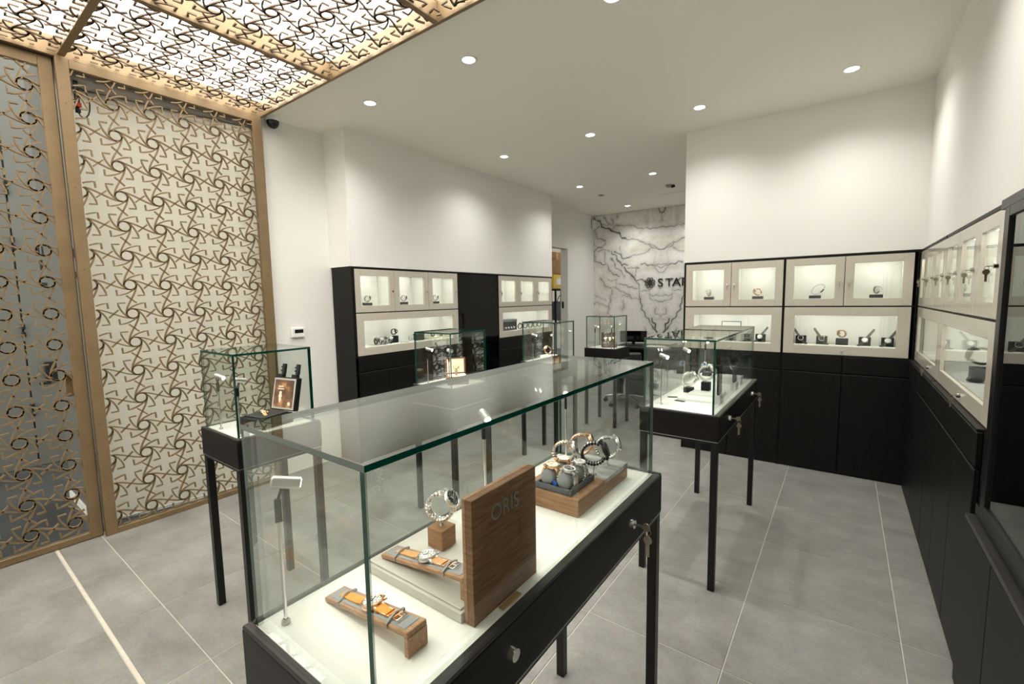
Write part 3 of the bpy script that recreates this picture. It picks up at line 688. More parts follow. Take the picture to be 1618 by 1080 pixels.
# ------------------------------------------------------------------ showcases
ZD = .922
def showcase(label, x0, x1, y0, y1, ztop, joint=None, locks=(), group=None, key=True):
    cx, cy = (x0 + x1)/2, (y0 + y1)/2
    t = thing('showcase', label, 'showcase', (cx, cy, 0), group=group)
    B = lambda n, m, a, b, c, d, e, f, bv=.0015: boxpart(n, m, t, a - cx, b - cx, c - cy, d - cy, e, f, bv)
    for lx in (x0 + .003, x1 - .035):
        for ly in (y0 + .003, y1 - .035): B('leg', m_steel, lx, lx + .032, ly, ly + .032, .0005, .776, .001)
    B('frame_rail', m_steel, x0 + .003, x1 - .003, y0 + .003, y0 + .035, .776, .7893, .001); B('frame_rail', m_steel, x0 + .003, x1 - .003, y1 - .035, y1 - .003, .776, .7893, .001)
    B('frame_rail', m_steel, x0 + .003, x0 + .035, y0 + .035, y1 - .035, .776, .7893, .001); B('frame_rail', m_steel, x1 - .035, x1 - .003, y0 + .035, y1 - .035, .776, .7893, .001)
    k = MB(); a, b_, c, d = x0 - cx - .001, x1 - cx + .001, y0 - cy - .001, y1 - cy + .001
    k.box(a, b_, c, c + .006, .7895, .7918); k.box(a, b_, d - .006, d, .7895, .7918); k.box(a, a + .0055, c + .006, d - .006, .7895, .7918); k.box(b_ - .0055, b_, c + .006, d - .006, .7895, .7918)
    k.build('shine_strip', m_brushed, t)  # bright metal strip standing in for the shine along the apron's lower edge
    z0, z1 = .792, .918
    B('apron', m_blackh, x0, x1, y0, y0 + .018, z0, z1); B('apron', m_blackh, x0, x1, y1 - .018, y1, z0, z1)
    B('apron', m_blackh, x0, x0 + .018, y0 + .018, y1 - .018, z0, z1); B('apron', m_blackh, x1 - .018, x1, y0 + .018, y1 - .018, z0, z1)
    B('edge_trim', m_trim, x0, x1, y0, y0 + .018, z1, .926, .003); B('edge_trim', m_trim, x0, x1, y1 - .018, y1, z1, .926, .003)
    B('edge_trim', m_trimy, x0, x0 + .014, y0 + .018, y1 - .018, z1, .926, .003); B('edge_trim', m_trimy, x1 - .025, x1, y0 + .018, y1 - .018, z1, .926, .003)
    B('deck', m_deck, x0 + .0141, x1 - .0251, y0 + .0181, y1 - .0181, .900, ZD, .0005)
    g = .010; gx0, gx1, gy0, gy1 = x0 + .0145, x1 - .026, y0 + .019, y1 - .019; zt = ztop - g
    P = lambda a, b, c, d, e, f, gr='+z-y+x+y-x': pane(t, a - cx, b - cx, c - cy, d - cy, e, f, green=gr)
    P(gx0, gx1, gy0, gy1, zt + .0004, ztop, '+x-x+y' if joint else '+x-x+y-y')
    P(gx0, gx0 + g, gy0, gy1, ZD + .0005, zt)
    if joint: P(gx1 - g, gx1, gy0, joint - .001, ZD + .0005, zt, '-yclear+y'); P(gx1 - g, gx1, joint + .001, gy1, ZD + .0005, zt, 'clear-y')
    else: P(gx1 - g, gx1, gy0, gy1, ZD + .0005, zt)
    P(gx0 + g, gx1 - g, gy0, gy0 + g, ZD + .0005, zt); P(gx0 + g, gx1 - g, gy1 - g, gy1, ZD + .0005, zt)
    for i, ly in enumerate(locks):
        # lock on the +x apron
        k = MB(); X = x1 - cx; Y = ly - cy; z = .863
        k.cyl((X, Y, z), (X + .012, Y, z), .0135, .012, 18); lk = k.build('lock', m_chrome, t)
        if key is True or (key == 'far' and i > 0):
            k = MB(); k.box(X + .012, X + .035, Y - .001, Y + .001, z - .003, z + .003)
            k.cyl((X + .045, Y - .0012, z), (X + .045, Y + .0012, z), .0125, n=18)
            k.tube([(X + .049 + .010*math.cos(a*PI/6), Y, z - .012 + .010*math.sin(a*PI/6)) for a in range(12)], .0013, 5, True)
            k.cyl((X + .05, Y - .0012, z - .036), (X + .05, Y + .0012, z - .036), .0125, n=18)
            k.box(X + .045, X + .055, Y - .0012, Y + .0012, z - .085, z - .046)
            k.build('key', m_key, lk)
    return t
showcase('long glass showcase in the foreground with the oak watch display', -.880, -.475, .325, 1.486, 1.308, .937, (.623, 1.213), key='far')
showcase('long glass showcase with black stands before the back wall cabinets', -.878, -.475, 2.350, 3.560, 1.301, None, (2.60, 3.33))
g = 'small square glass showcases on black legs'
showcase('small square glass showcase holding an open black watch case', -2.512, -2.115, .820, 1.215, 1.301, group=g)
showcase('small square glass showcase holding a wooden box with lit cream lid', -2.472, -2.072, 2.132, 2.532, 1.300, group=g)
showcase('small square glass showcase with one watch on a white block', -2.472, -2.072, 3.470, 3.872, 1.300, group=g)
showcase('small square glass showcase farthest back, before the marble wall', -2.472, -2.072, 4.790, 5.190, 1.300, group=g)

def stalk(label, x, y, h, ang, e, tilt=-.25, group='stalk spotlights in the showcases'):
    t = thing('stalk_spotlight', label, 'spotlight', (x, y, ZD + .0003), ang, group)
    k = MB(); k.lathe([(0, 0), (.008, 0), (.008, .006), (.0045, .010)], n=16); k.build('base', m_brushed, t)
    k = MB(); k.cyl((0, 0, .008), (0, 0, h - .03), .0034, n=12); k.build('rod', m_satin, t)
    k = MB(); k.box(-.006, .006, -.0045, .0045, h - .062, h - .018, .001); k.cyl((0, 0, h - .022), (.008, 0, h), .003, n=10); k.build('bracket', m_steel, t)
    d = Vector((math.cos(tilt), 0, math.sin(tilt))); c = Vector((.016, 0, h + .010))
    k = MB(); k.cyl(c - d*.024, c + d*.024, .0115, n=24); k.cyl(c - d*.026, c - d*.024, .0095, .0115, 24); k.build('head', m_brushed, t)
    k = MB(); k.cyl(c + d*.0242, c + d*.0248, .0080, n=20); k.build('lens', m_spot, t)
    spotlamp(t, tuple(c + d*.029), (d.x, d.y, d.z - .9), e, math.radians(95), .6, .008, (1, .93, .82)); return t
stalk('satin stalk spotlight in the near left corner of the foreground showcase', -.822, .379, .262, math.radians(64), E_STALK)
stalk('satin stalk spotlight midway along the foreground showcase, behind the oak board', -.821, .964, .262, math.radians(-30), E_STALK)
stalk('satin stalk spotlight at the far end of the foreground showcase', -.821, 1.440, .250, math.radians(-60), E_STALK)
stalk('stalk spotlight at the near left of the long showcase before the back wall', -.80, 2.47, .262, math.radians(-20), E_STALK)
stalk('second stalk spotlight of the long showcase before the back wall', -.80, 2.92, .250, math.radians(-35), E_STALK)
stalk('third stalk spotlight of the long showcase before the back wall', -.80, 3.445, .262, math.radians(-55), E_STALK)
for nm, yy in (('beside the lattice screen', .864), ('before the left cabinets', 2.176), ('near the storeroom doorway', 3.514), ('before the marble wall', 4.834)):
    xo = 0 if yy > 2 else -.035
    stalk('left stalk spotlight in the small showcase ' + nm, -2.355 + xo, yy, .245, math.radians(20), E_STALK * .8)
    stalk('right stalk spotlight in the small showcase ' + nm, -2.145 + xo, yy, .245, math.radians(100), E_STALK * .8)

# ------------------------------------------------------------------ watches
def pose(a, c, loc, s=1.0):
    a = Vector(a).normalized(); c = Vector(c); c = (c - a*c.dot(a)).normalized(); b = c.cross(a)
    m = Matrix((a, b, c)).transposed().to_4x4(); m = m @ Matrix.Scale(s, 4); m.translation = Vector(loc); return m
cache = {}
def case_parts(t, metal, dial, r=.0200, z=.030, th=.0095, lug=True):
    """round watch head facing +z at height z; 12 o'clock towards +y, crown at +x"""
    key = ('case', metal.name, r, z, th)
    if key not in cache:
        k = MB(); k.lathe([(0, z - .002), (r*.86, z - .002), (r, z + .001), (r, z + th*.62), (r*.95, z + th*.8)], n=32)
        for sx in (-1, 1):
            for sy in (-1, 1):
                k.M = Matrix.Translation((sx*.0085, sy*r*.98, z + .001)) @ Matrix.Rotation(-sy*.55, 4, 'X'); k.box(-.0028, .0028, -.006, .006, -.003, .0035, .001)
        k.M = None; k.cyl((r, 0, z + th*.35), (r + .006, 0, z + th*.35), .0036, n=14)
        k.cyl((r*.85, .011, z + th*.35), (r*.85 + .006, .0125, z + th*.35), .0022, n=10); k.cyl((r*.85, -.011, z + th*.35), (r*.85 + .006, -.0125, z + th*.35), .0022, n=10)
        a = k.mesh('case', metal)
        k = MB(); k.lathe([(r*.95, z + th*.8), (r*.97, z + th), (r*.86, z + th*1.1), (r*.80, z + th*.9)], n=32); c = k.mesh('bezel', metal)
        k = MB(); k.lathe([(0, 0), (r*.82, 0)], (0, 0, z + th*.9), 32)
        h = MB(); zz = z + th*.93
        for i in range(12):
            q = i*PI/6; h.M = Matrix.Rotation(q, 4, 'Z'); h.box(-.0006, .0006, r*.62, r*.76, zz - .0002, zz + .0003)
        h.M = Matrix.Rotation(.9, 4, 'Z'); h.box(-.0007, .0007, -.002, r*.42, zz, zz + .0004); h.M = Matrix.Rotation(-1.1, 4, 'Z'); h.box(-.0005, .0005, -.003, r*.64, zz + .0004, zz + .0008); h.M = None
        for q in (0, PI/2, PI): h.lathe([(r*.17, 0), (r*.19, .0003), (r*.21, 0)], (r*.38*math.cos(q - PI/2), r*.38*math.sin(q - PI/2), zz), 14)
        cache[key] = (a, c, k, h)
    a, c, k, h = cache[key]
    obj('case', a, t); obj('bezel', c, t)
    dk = ('dial', key, dial.name)
    if dk not in cache: cache[dk] = (k.mesh('dial', dial), h.mesh('hands', m_dialk if dial in (m_dialw, m_dialgold) else m_satin))
    d = obj('dial', cache[dk][0], t); obj('hands', cache[dk][1], d)
def bracelet_mesh(metal, metal2, ry, rz, w0, w1, nl=19):
    k = MB()
    k.mat = 0
    for i in range(nl):
        q = math.radians(40 + (280) * (i + .5) / nl)
        y, z = ry*math.sin(q), rz*math.cos(q)
        ty, tz = ry*math.cos(q), -rz*math.sin(q); l = math.hypot(ty, tz); ln = l*math.radians(280)/nl
        f = abs(math.degrees(q) - 180)/140; w = w1 + (w0 - w1)*f
        R = Matrix.Translation((0, y, z)) @ Matrix.Rotation(math.atan2(tz, ty), 4, 'X'); k.M = R
        k.mat = 0; k.box(-w/2, -w*.20, -ln*.42, ln*.42, -.0034, .0034, .0012); k.box(w*.20, w/2, -ln*.42, ln*.42, -.0034, .0034, .0012)
        k.mat = 1; k.M = R @ Matrix.Translation((0, ln*.5, .0004)); k.box(-w*.19, w*.19, -ln*.42, ln*.42, -.0034, .0034, .0012)
    k.M = Matrix.Translation((0, 0, -rz - .002)); k.mat = 0; k.box(-w1*.45, w1*.45, -.010, .010, -.0015, .002, .0008)
    return k.mesh('bracelet', [metal, metal2])
def bracelet_watch(label, mat, metal=None, metal2=None, dial=None, group=None, ry=.0275, rz=.0300, name='wristwatch', case=None):
    metal = metal or m_satin; metal2 = metal2 or m_chrome; dial = dial or m_dialk
    t = thing(name, label, 'watch', group=group); t.matrix_world = mat
    key = ('br', metal.name, metal2.name, ry, rz)
    if key not in cache: cache[key] = bracelet_mesh(metal, metal2, ry, rz, .0215, .0175)
    obj('bracelet', cache[key], t); case_parts(t, case or metal, dial, z=rz - .002); return t
def flat_watch(label, mat, leather, metal, dial, name='wristwatch', group=None, buckle=True):
    """a strap watch lying open along +-y, face up, back at z=0"""
    t = thing(name, label, 'watch', group=group); t.matrix_world = mat
    k = MB()
    def half(s, ln):
        n = 6
        for i in range(n):
            a, b = .021 + (ln - .021)*i/n, .021 + (ln - .021)*(i + 1)/n
            wa = .0100 - .002*i/n; hz = .0042*max(0, 1 - i/2.5)**2; hz2 = .0042*max(0, 1 - (i+1)/2.5)**2
            y0, y1 = (s*a, s*b); lo, hi = min(y0, y1), max(y0, y1)
            z0, z1 = (hz, hz2) if s > 0 else (hz2, hz)
            k.add([(-wa, lo, z0 + .0006), (wa, lo, z0 + .0006), (wa, hi, z1 + .0006), (-wa, hi, z1 + .0006), (-wa, lo, z0 + .0036), (wa, lo, z0 + .0036), (wa, hi, z1 + .0036), (-wa, hi, z1 + .0036)],
                  [(0, 3, 2, 1), (4, 5, 6, 7), (0, 1, 5, 4), (1, 2, 6, 5), (2, 3, 7, 6), (3, 0, 4, 7)])
    half(1, .098); half(-1, .074)
    k.build('strap', leather, t)
    k = MB()
    for s in (-1, 1): k.box(s*.0093 - .0006, s*.0093 + .0006, -.074, -.02, .0036, .0040)
    k.build('stitching', m_dialw, t)
    k = MB(); k.tube([(-.011, -.072, .004), (.011, -.072, .004), (.011, -.086, .004), (-.011, -.086, .004)], .0014, 6, True); k.cyl((0, -.072, .005), (0, -.087, .005), .0010, n=6); k.build('buckle', metal, t)
    k = MB()
    for y in (-.052, -.061): k.tube([(-.0098, y, .001), (-.0098, y, .0052), (.0098, y, .0052), (.0098, y, .001)], .0014, 6)
    k.build('strap_loop', leather, t)
    case_parts(t, metal, dial, r=.0205, z=.0035); return t

# oak ramp with a strap watch bound to it
def ramp(label, x0, x1, y0, y1, z, h, group):
    t = thing('watch_ramp', label, 'stand', (x0, (y0 + y1)/2, z + .0004), group=group)
    L = x1 - x0; w = (y1 - y0)/2; a = math.atan2(h - .010, L)
    k = MB(); th = .010
    k.M = Matrix.Rotation(-a, 4, 'Y')
    Ls = L/math.cos(a)
    k.box(0.0012, Ls - .0005, -w, w, .0006, th, .0012); k.M = None
    k.build('board', m_oakr, t)
    k = MB(); k.box(L - .010, L, -w, w, 0, h - .0105, .001); k.build('foot', m_oakr, t)
    k = MB(); k.M = Matrix.Rotation(-a, 4, 'Y'); k.box(.008, Ls - .012, -w + .006, w - .006, th - .0005, th + .0012, .0008); k.build('felt_inlay', m_felt, t)
    k = MB(); k.M = Matrix.Rotation(-a, 4, 'Y')
    for xs in (.046, Ls - .058):
        p = [(xs + .004, -w - .0012, .003), (xs + .004, -w - .0012, th + .002), (xs, 0, th + .0085), (xs - .004, w + .0012, th + .002), (xs - .004, w + .0012, .003)]
        for q0, q1 in zip(p[:-1], p[1:]):
            k.box(min(q0[0], q1[0]) - .002, max(q0[0], q1[0]) + .002, min(q0[1], q1[1]) - .0004, max(q0[1], q1[1]) + .0004, min(q0[2], q1[2]), max(q0[2], q1[2]) + .0008, 0) if abs(q0[1] - q1[1]) < .001 else \
                k.add([(q0[0] - .0025, q0[1], q0[2]), (q0[0] + .0025, q0[1], q0[2]), (q1[0] + .0025, q1[1], q1[2]), (q1[0] - .0025, q1[1], q1[2]),
                       (q0[0] - .0025, q0[1], q0[2] + .0012), (q0[0] + .0025, q0[1], q0[2] + .0012), (q1[0] + .0025, q1[1], q1[2] + .0012), (q1[0] - .0025, q1[1], q1[2] + .0012)],
                      [(0, 3, 2, 1), (4, 5, 6, 7), (0, 1, 5, 4), (1, 2, 6, 5), (2, 3, 7, 6), (3, 0, 4, 7)])
    k.build('band', m_felt, t)
    n = Vector((-math.sin(a), 0, math.cos(a))); d = Vector((math.cos(a), 0, math.sin(a)))
    c = Vector((x0, (y0 + y1)/2, z)) + d*(Ls*.515) + n*(th + .0016)
    return pose(-d.cross(n) if False else n.cross(d) * -1, n, c) @ Matrix.Identity(4), d, n, c
def bound_watch(label, info, leather, metal, dial):
    _, d, n, c = info
    # +y of the watch runs down the ramp (strap tip at the low end)
    y = -d; x = y.cross(n)
    m = Matrix((x, y, n)).transposed().to_4x4(); m.translation = c
    return flat_watch(label, m, leather, metal, dial)
i1 = ramp('low oak ramp stand at the near end of the foreground showcase', -.817, -.565, .455, .500, ZD, .046, 'oak ramp stands')
bound_watch('orange leather watch with a gold case strapped to the nearest oak ramp', i1, m_orange, m_gold, m_dialw)
PZ = .947
t = thing('display_plinth', 'flat pale grey plinth behind the oak sign board', 'plinth', (-.690, .690, ZD + .0004))
boxpart('slab', m_pale, t, -.150, .142, -.123, .130, .0, .0205, .001); boxpart('top_sheet', m_pale, t, -.144, .136, -.117, .124, .0208, .0246, .0006)
i2 = ramp('low oak ramp stand on the pale grey plinth, partly behind the oak board', -.815, -.563, .592, .638, PZ, .046, 'oak ramp stands')
bound_watch('tan leather watch with a steel case on the oak ramp behind the board', i2, m_tan, m_satin, m_dialw)
t = thing('oak_cube', 'small oak cube stand carrying the upright steel watch', 'stand', (-.743, .712, PZ + .0004), math.radians(2))
boxpart('cube', m_oakl, t, -.0235, .0235, -.0235, .0235, 0, .0475, .001)
k = MB(); k.cyl((0, 0, .0475), (0, 0, .0545), .006, .004, 12); k.build('post', m_satin, t)
bracelet_watch('steel bracelet watch standing upright on the small oak cube', pose((-.35, 1, 0), (.75, .25, .62), (-.744, .712, 1.0405), 1.12))

t = thing('sign_board', 'upright oak board lettered in grey, in the foreground showcase', 'sign', (-.533, .678, ZD + .0004))
boxpart('board', m_oak, t, -.004, .0115, -.104, .104, 0, .242, .001); boxpart('backing', m_oakx, t, -.0135, -.0042, -.104, .104, 0, .242, .001)
l = obj('lettering', text_mesh('ORIS', .0455, .0005), t); l.data.materials.append(m_greytxt)
l.rotation_euler = (PI/2, 0, PI/2); l.location = (.0122, -.052, .180); l.scale = (.96, 1, 1)
t = thing('brass_plate', 'small rounded brass plate lying at the foot of the oak sign board', 'plate', (-.5115, .672, ZD + .0004))
k = MB(); k.box(-.0075, .0075, -.030, .030, 0, .0030, .0012); k.build('plate', m_brass, t)

# oak platform with cushion tray and upright bracelets
t = thing('oak_platform', 'low oak platform at the far end of the foreground showcase', 'plinth', (-.650, 1.222, ZD + .0004))
boxpart('block', m_oakl, t, -.100, .090, -.173, -.001, 0, .0505, .0015); boxpart('block', m_oakl, t, -.100, .0895, -.001, .173, 0, .036, .0015)
boxpart('stone_top', m_slab, t, -.100, .090, .0, .173, .0362, .0505, .001)
TZ = ZD + .0513
t = thing('cushion_tray', 'slate grey felt tray holding four watch cushions', 'tray', (-.645, 1.130, TZ))
k = MB(); k.box(-.062, .058, -.072, .072, 0, .004, .001)
k.box(-.062, -.056, -.072, .072, .004, .017, .001); k.box(.052, .058, -.072, .072, .004, .017, .001); k.box(-.056, .052, -.072, -.066, .004, .017, .001); k.box(-.056, .052, .066, .072, .004, .017, .001)
k.build('tray', m_feltd, t)
cz = TZ + .0045
for nm, x, y, me, me2, dl in (('front right', -.619, 1.095, m_brushed, m_gold, m_dialk), ('front left', -.675, 1.095, m_gold, m_satin, m_dialgold),
                          ('back right', -.619, 1.160, m_satin, m_chrome, m_dialw), ('back left', -.675, 1.160, m_gold, m_gold, m_dialw)):
    k = MB(); 
    k.lathe([(0, -.027), (.018, -.027), (.0225, -.022), (.0235, -.008), (.0235, .008), (.0225, .022), (.018, .027), (0, .027)], (0, 0, .0258), 24, 'y')
    tag(k.build('watch_cushion', m_felt), 'grey felt watch cushion, %s in the slate tray' % nm, 'cushion', 'felt watch cushions').location = (x, y, cz)
    bracelet_watch('bracelet watch wrapped round the %s felt cushion' % nm, pose((0, 1, 0), (.15, 0, 1), (x, y, cz + .0262), .95), me, me2, dl, 'watches on felt cushions')
t = thing('hang_tag', 'bright blue hang tag on a cord at the front of the felt tray', 'tag', (-.6525, 1.0725, TZ + .022))
k = MB(); k.M = Matrix.Rotation(.6, 4, 'Y'); k.box(-.011, .011, -.0015, .0015, -.007, .007, .001); k.M = None; k.build('tag', m_bluetag, t)
k = MB(); k.tube([(-.008, -.002, -.006), (-.016, -.012, -.012), (-.021, -.0185, -.030), (-.024, -.021, -.052)], .0007, 5); k.build('cord', m_steel, t)
for nm, x, y, me, me2, z, ax in (('near left', -.722, 1.255, m_satin, m_gold, 1.018, (-.35, 1, 0)), ('back, with gold links', -.708, 1.345, m_gold, m_satin, 1.022, (-.45, 1, 0)),
                             ('near right, black and steel', -.607, 1.238, m_steel, m_satin, 1.041, (-.45, 1, 0)), ('back right', -.606, 1.335, m_satin, m_chrome, 1.033, (-.45, 1, 0))):
    bracelet_watch('upright bracelet watch on the stone topped oak platform, %s' % nm, pose(ax, (.8, .3, .35), (x, y, z), 1.2), me, me2, m_dialk, 'upright watches on the oak platform')
    t = thing('wire_stand', 'little wire stand under the upright watch at the %s' % nm, 'stand', (x, y, TZ), group='wire watch stands')
    k = MB(); k.lathe([(0, 0), (.009, 0), (.009, .0015), (0, .0015)], n=16); k.build('foot', m_satin, t)
    k = MB(); k.cyl((0, 0, .001), (0, 0, z - TZ - .039), .002, n=8); k.build('post', m_satin, t)

# ------------------------------------------------------------------ long showcase before the back wall
def block(label, x, y, z, wx, wy, h, mat=None, rz=0, group='black watch blocks', name='watch_block', cat='stand', post=.008):
    t = thing(name, label, cat, (x, y, z + .0004), rz, group)
    boxpart('block', mat or m_matblk, t, -wx/2, wx/2, -wy/2, wy/2, 0, h, .001)
    if post:
        k = MB(); k.cyl((0, 0, h), (0, 0, h + post), .005, .0035, 10); k.build('post', m_satin, t)
    return t
t = thing('white_plinth', 'low white plinth at the near end of the long showcase before the back wall', 'plinth', (-.655, 2.76, ZD + .0004))
boxpart('slab', m_deck, t, -.105, .105, -.13, .16, 0, .012, .001); boxpart('upper_slab', m_deck, t, -.07, .105, -.02, .14, .0122, .026, .001)
block('black block under the lower of the two steel ring watches', -.745, 2.82, ZD + .012, .05, .05, .030)
bracelet_watch('steel bracelet watch on the lower black block in the long showcase', pose((-.4, 1, .1), (.8, .3, .5), (-.745, 2.82, ZD + .012 + .030 + .052), 1.35), group='ring watches in the long showcase')
block('taller black block under the higher steel ring watch', -.655, 2.86, ZD + .0262, .048, .048, .052)
bracelet_watch('black and steel bracelet watch on the taller black block in the long showcase', pose((-.2, 1, .1), (.75, .2, .6), (-.655, 2.86, ZD + .0262 + .052 + .055), 1.45), m_brushed, m_steel, m_dialk, 'ring watches in the long showcase')
t = thing('black_signboard', 'upright glossy black signboard against the glass of the long showcase', 'sign', (-.540, 2.665, ZD + .0004))
boxpart('board', m_gloss, t, -.006, .006, -.035, .035, .05, .215, .001); boxpart('base', m_deck, t, -.014, .014, -.045, .045, 0, .05, .001)
t = thing('grey_signboard', 'smaller upright grey signboard farther along the long showcase', 'sign', (-.540, 3.10, ZD + .0004))
boxpart('board', m_feltd, t, -.006, .006, -.04, .04, .05, .15, .001); boxpart('base', m_deck, t, -.014, .014, -.045, .045, 0, .05, .001)
for lab, x, y, rz in (('black tasting card lying at the front left of the long showcase', -.80, 2.68, .4), ('black card lying before the white plinth in the long showcase', -.735, 2.60, -.2)):
    k = MB(); k.box(-.028, .028, -.012, .012, 0, .003, .0008)
    o = tag(k.build('price_card', m_matblk), lab.replace('tasting', 'price'), 'card', 'black price cards'); o.location = (x, y, ZD + .0004); o.rotation_euler = (0, 0, rz)
t = thing('white_riser', 'white riser at the far left of the long showcase', 'plinth', (-.72, 3.36, ZD + .0004))
boxpart('slab', m_deck, t, -.11, .06, -.06, .12, 0, .032, .001)
block('black block under the blue dial watch', -.765, 3.36, ZD + .0325, .055, .055, .024)
bracelet_watch('steel watch with a blue dial at the far left of the long showcase', pose((-1, .5, 0), (.1, -1, .35), (-.765, 3.36, ZD + .0325 + .024 + .041), 1.0), m_steel, m_steel, m_dialb, case=m_satin)
t = thing('white_block', 'white block stand with a tilted strap at the far right of the long showcase', 'plinth', (-.585, 3.33, ZD + .0004))
boxpart('block', m_deck, t, -.06, .05, -.05, .05, 0, .05, .001)
flat_watch('brown strap watch tilted up on the far white block of the long showcase', pose((.7, .7, 0), (.55, -.55, .62), (-.60, 3.33, ZD + .105), .8), m_brown, m_satin, m_dialk)

# ------------------------------------------------------------------ small showcases
t = thing('watch_case', 'open black watch case with an amber picture in its lid, beside the lattice screen', 'case', (-2.285, 1.03, ZD + .0004), math.radians(12))
k = MB(); k.box(-.085, .085, -.085, .085, 0, .05, .004); k.build('base', m_matblk, t)
k = MB(); k.box(-.070, .070, -.070, .070, .0505, .056, .002); k.build('felt_tray', m_rubber, t)
Rl = Matrix.Translation((0, .088, .050)) @ Matrix.Rotation(math.radians(-12), 4, 'X')
k = MB(); k.M = Rl; k.box(-.085, .085, 0, .030, 0, .170, .004); k.build('lid', m_matblk, t)
k = MB(); k.M = Rl; k.box(-.078, .078, -.0015, .0, .006, .164); fr = k.build('lid_frame', m_pale, t)
k = MB(); k.M = Rl; k.box(-.069, .069, -.0028, -.0016, .015, .155); k.build('picture', m_print, fr)
k = MB(); k.M = Rl
k.box(-.04, -.005, -.0036, -.0029, .118, .124); k.box(-.045, .0, -.0036, -.0029, .106, .111)
for z, r in ((.088, .009), (.072, .012), (.055, .010), (.045, .006)): k.cyl((-.022, -.0029, z), (-.022, -.0036, z), r, n=14)
k.cyl((.045, -.0029, .035), (.045, -.0036, .035), .010, n=16)
k.build('print_highlights', m_creamfab, fr)
k = MB(); k.M = Rl
for x in (-.050, .050):
    k.box(x - .018, x + .018, .004, .028, .168, .186, .003); k.box(x + .000, x + .022, .010, .026, .186, .240, .003)
    k.box(x - .010, x + .004, .012, .024, .218, .226, .002); k.box(x - .010, x + .004, .012, .024, .200, .208, .002)
k.build('clasps', m_rubber, t)
flat_watch('rose coloured watch laid across the open black watch case', pose((.3, 1, 0), (0, -.1, 1), (-2.29, 1.02, ZD + .0575), .72), m_tan, m_gold, m_dialw)

t = thing('wooden_watch_box', 'open brown wooden watch box with a brightly lit cream lid', 'box', (-2.225, 2.335, ZD + .0004), math.radians(50))
k = MB(); k.box(-.075, .075, -.07, .07, 0, .055, .002); k.build('base', m_boxwood, t)
Rl = Matrix.Translation((0, .074, .056)) @ Matrix.Rotation(math.radians(-8), 4, 'X')
k = MB(); k.M = Rl; k.box(-.075, .075, .004, .03, 0, .120, .002); k.build('lid', m_boxwood, t)
k = MB(); k.M = Rl; k.box(-.062, .062, -.0, .0035, .010, .110); k.build('lid_lining', m_creamfab, t)
k = MB(); k.box(-.063, .063, -.058, .058, .0555, .060, .001); k.build('cushion_bed', m_creamfab, t)
bracelet_watch('gold toned watch lying in the wooden watch box', pose((.5, .5, 0), (.3, -.4, .85), (-2.215, 2.315, ZD + .095), .95), m_gold, m_satin, m_dialgold)
block('white block under the single watch in the showcase near the storeroom doorway', -2.265, 3.655, ZD, .12, .12, .055, m_deck, name='white_stand', group=None)
bracelet_watch('pale rose watch upright on the white block near the storeroom doorway', pose((-.9, .5, 0), (-.3, -.6, .7), (-2.275, 3.655, ZD + .1015), 1.15), m_gold, m_satin, m_dialw)
t = thing('brown_watch_box', 'open taupe wooden box with pale watches in the farthest small showcase', 'box', (-2.245, 4.985, ZD + .0004), math.radians(32))
k = MB(); k.box(-.085, .085, -.06, .06, 0, .058, .002); k.build('base', m_boxdk, t)
k = MB(); k.box(-.078, .078, -.053, .053, .0582, .062, .001); k.build('lining', m_boxdk, t)
k = MB(); k.box(-.085, -.072, .05, .072, .058, .175, .002); k.box(.072, .085, .05, .072, .058, .175, .002); k.box(-.072, .072, .05, .072, .160, .175, .002); k.box(-.072, .072, .066, .072, .058, .160); k.build('lid', m_boxdk, t)
for lab, dx, dy, me in (('left', -.045, -.012, m_satin), ('middle', .004, -.012, m_gold), ('right', .050, -.008, m_gold)):
    a = math.radians(32); x = -2.245 + dx*math.cos(a) - dy*math.sin(a); y = 4.985 + dx*math.sin(a) + dy*math.cos(a)
    bracelet_watch('pale watch in the taupe box, %s of three' % lab, pose((math.cos(a), math.sin(a), 0), (.3, -.6, .8), (x, y, ZD + .092), .80), me, m_chrome, m_dialw, 'watches in the taupe box')

# ------------------------------------------------------------------ goods in the wall cabinets
NU, NL = 1.4783, 1.0853          # niche floors
def short(lab):
    lab = lab.replace(' in the lower right niche', ' at lower right').replace(' of the back wall', ' at the back').replace('dark strap watch leaning left, ', 'strap watch, ').replace('dark strap watch leaning right, ', 'strap watch, ').replace('brown strap watch leaning right, ', 'strap watch, ')
    return lab.replace('rose and black watch in the', 'watch in the').replace(' of the left end cabinet', ' at far left').replace('dark steel watch in', 'watch in').replace('strap watch leaning right in', 'strap watch in')
def bracelet_on_block(lab, x, y, z, rz, me, me2, dial, s=.95, ax=None, face=None, bl=None, h=.026, grp=None, case=None):
    block('black block under the ' + short(lab), x, y, z, .085, .045, h, rz=rz, group='black watch blocks', post=.006)
    return bracelet_watch(lab, pose(ax, face, (x, y, z + h + .0065 + .033*s), s), me, me2, dial, grp, case=case)
bracelet_on_block('white faced watch in the first upper niche of the back wall', -1.065, 4.68, NU, 0, m_satin, m_gold, m_dialw, 1, (-1, .1, 0), (.1, -1, .45))
bracelet_on_block('olive and gold watch in the second upper niche of the back wall', -.645, 4.68, NU, 0, m_gold, m_steel, m_dialg, 1, (-.5, .8, 0), (-.8, -.5, .35))
bracelet_on_block('white faced watch in the fourth upper niche of the back wall', .202, 4.68, NU, 0, m_satin, m_brown, m_dialw, 1, (-1, -.5, 0), (.5, -1, .2))
x = -.208
block('black block under the thin dark bangle in the third upper niche', x, 4.68, NU, .085, .045, .026)
t = thing('bangle', 'thin dark bangle tilted on a block in the third upper niche of the back wall', 'bangle', (x + .02, 4.68, NU + .0784))
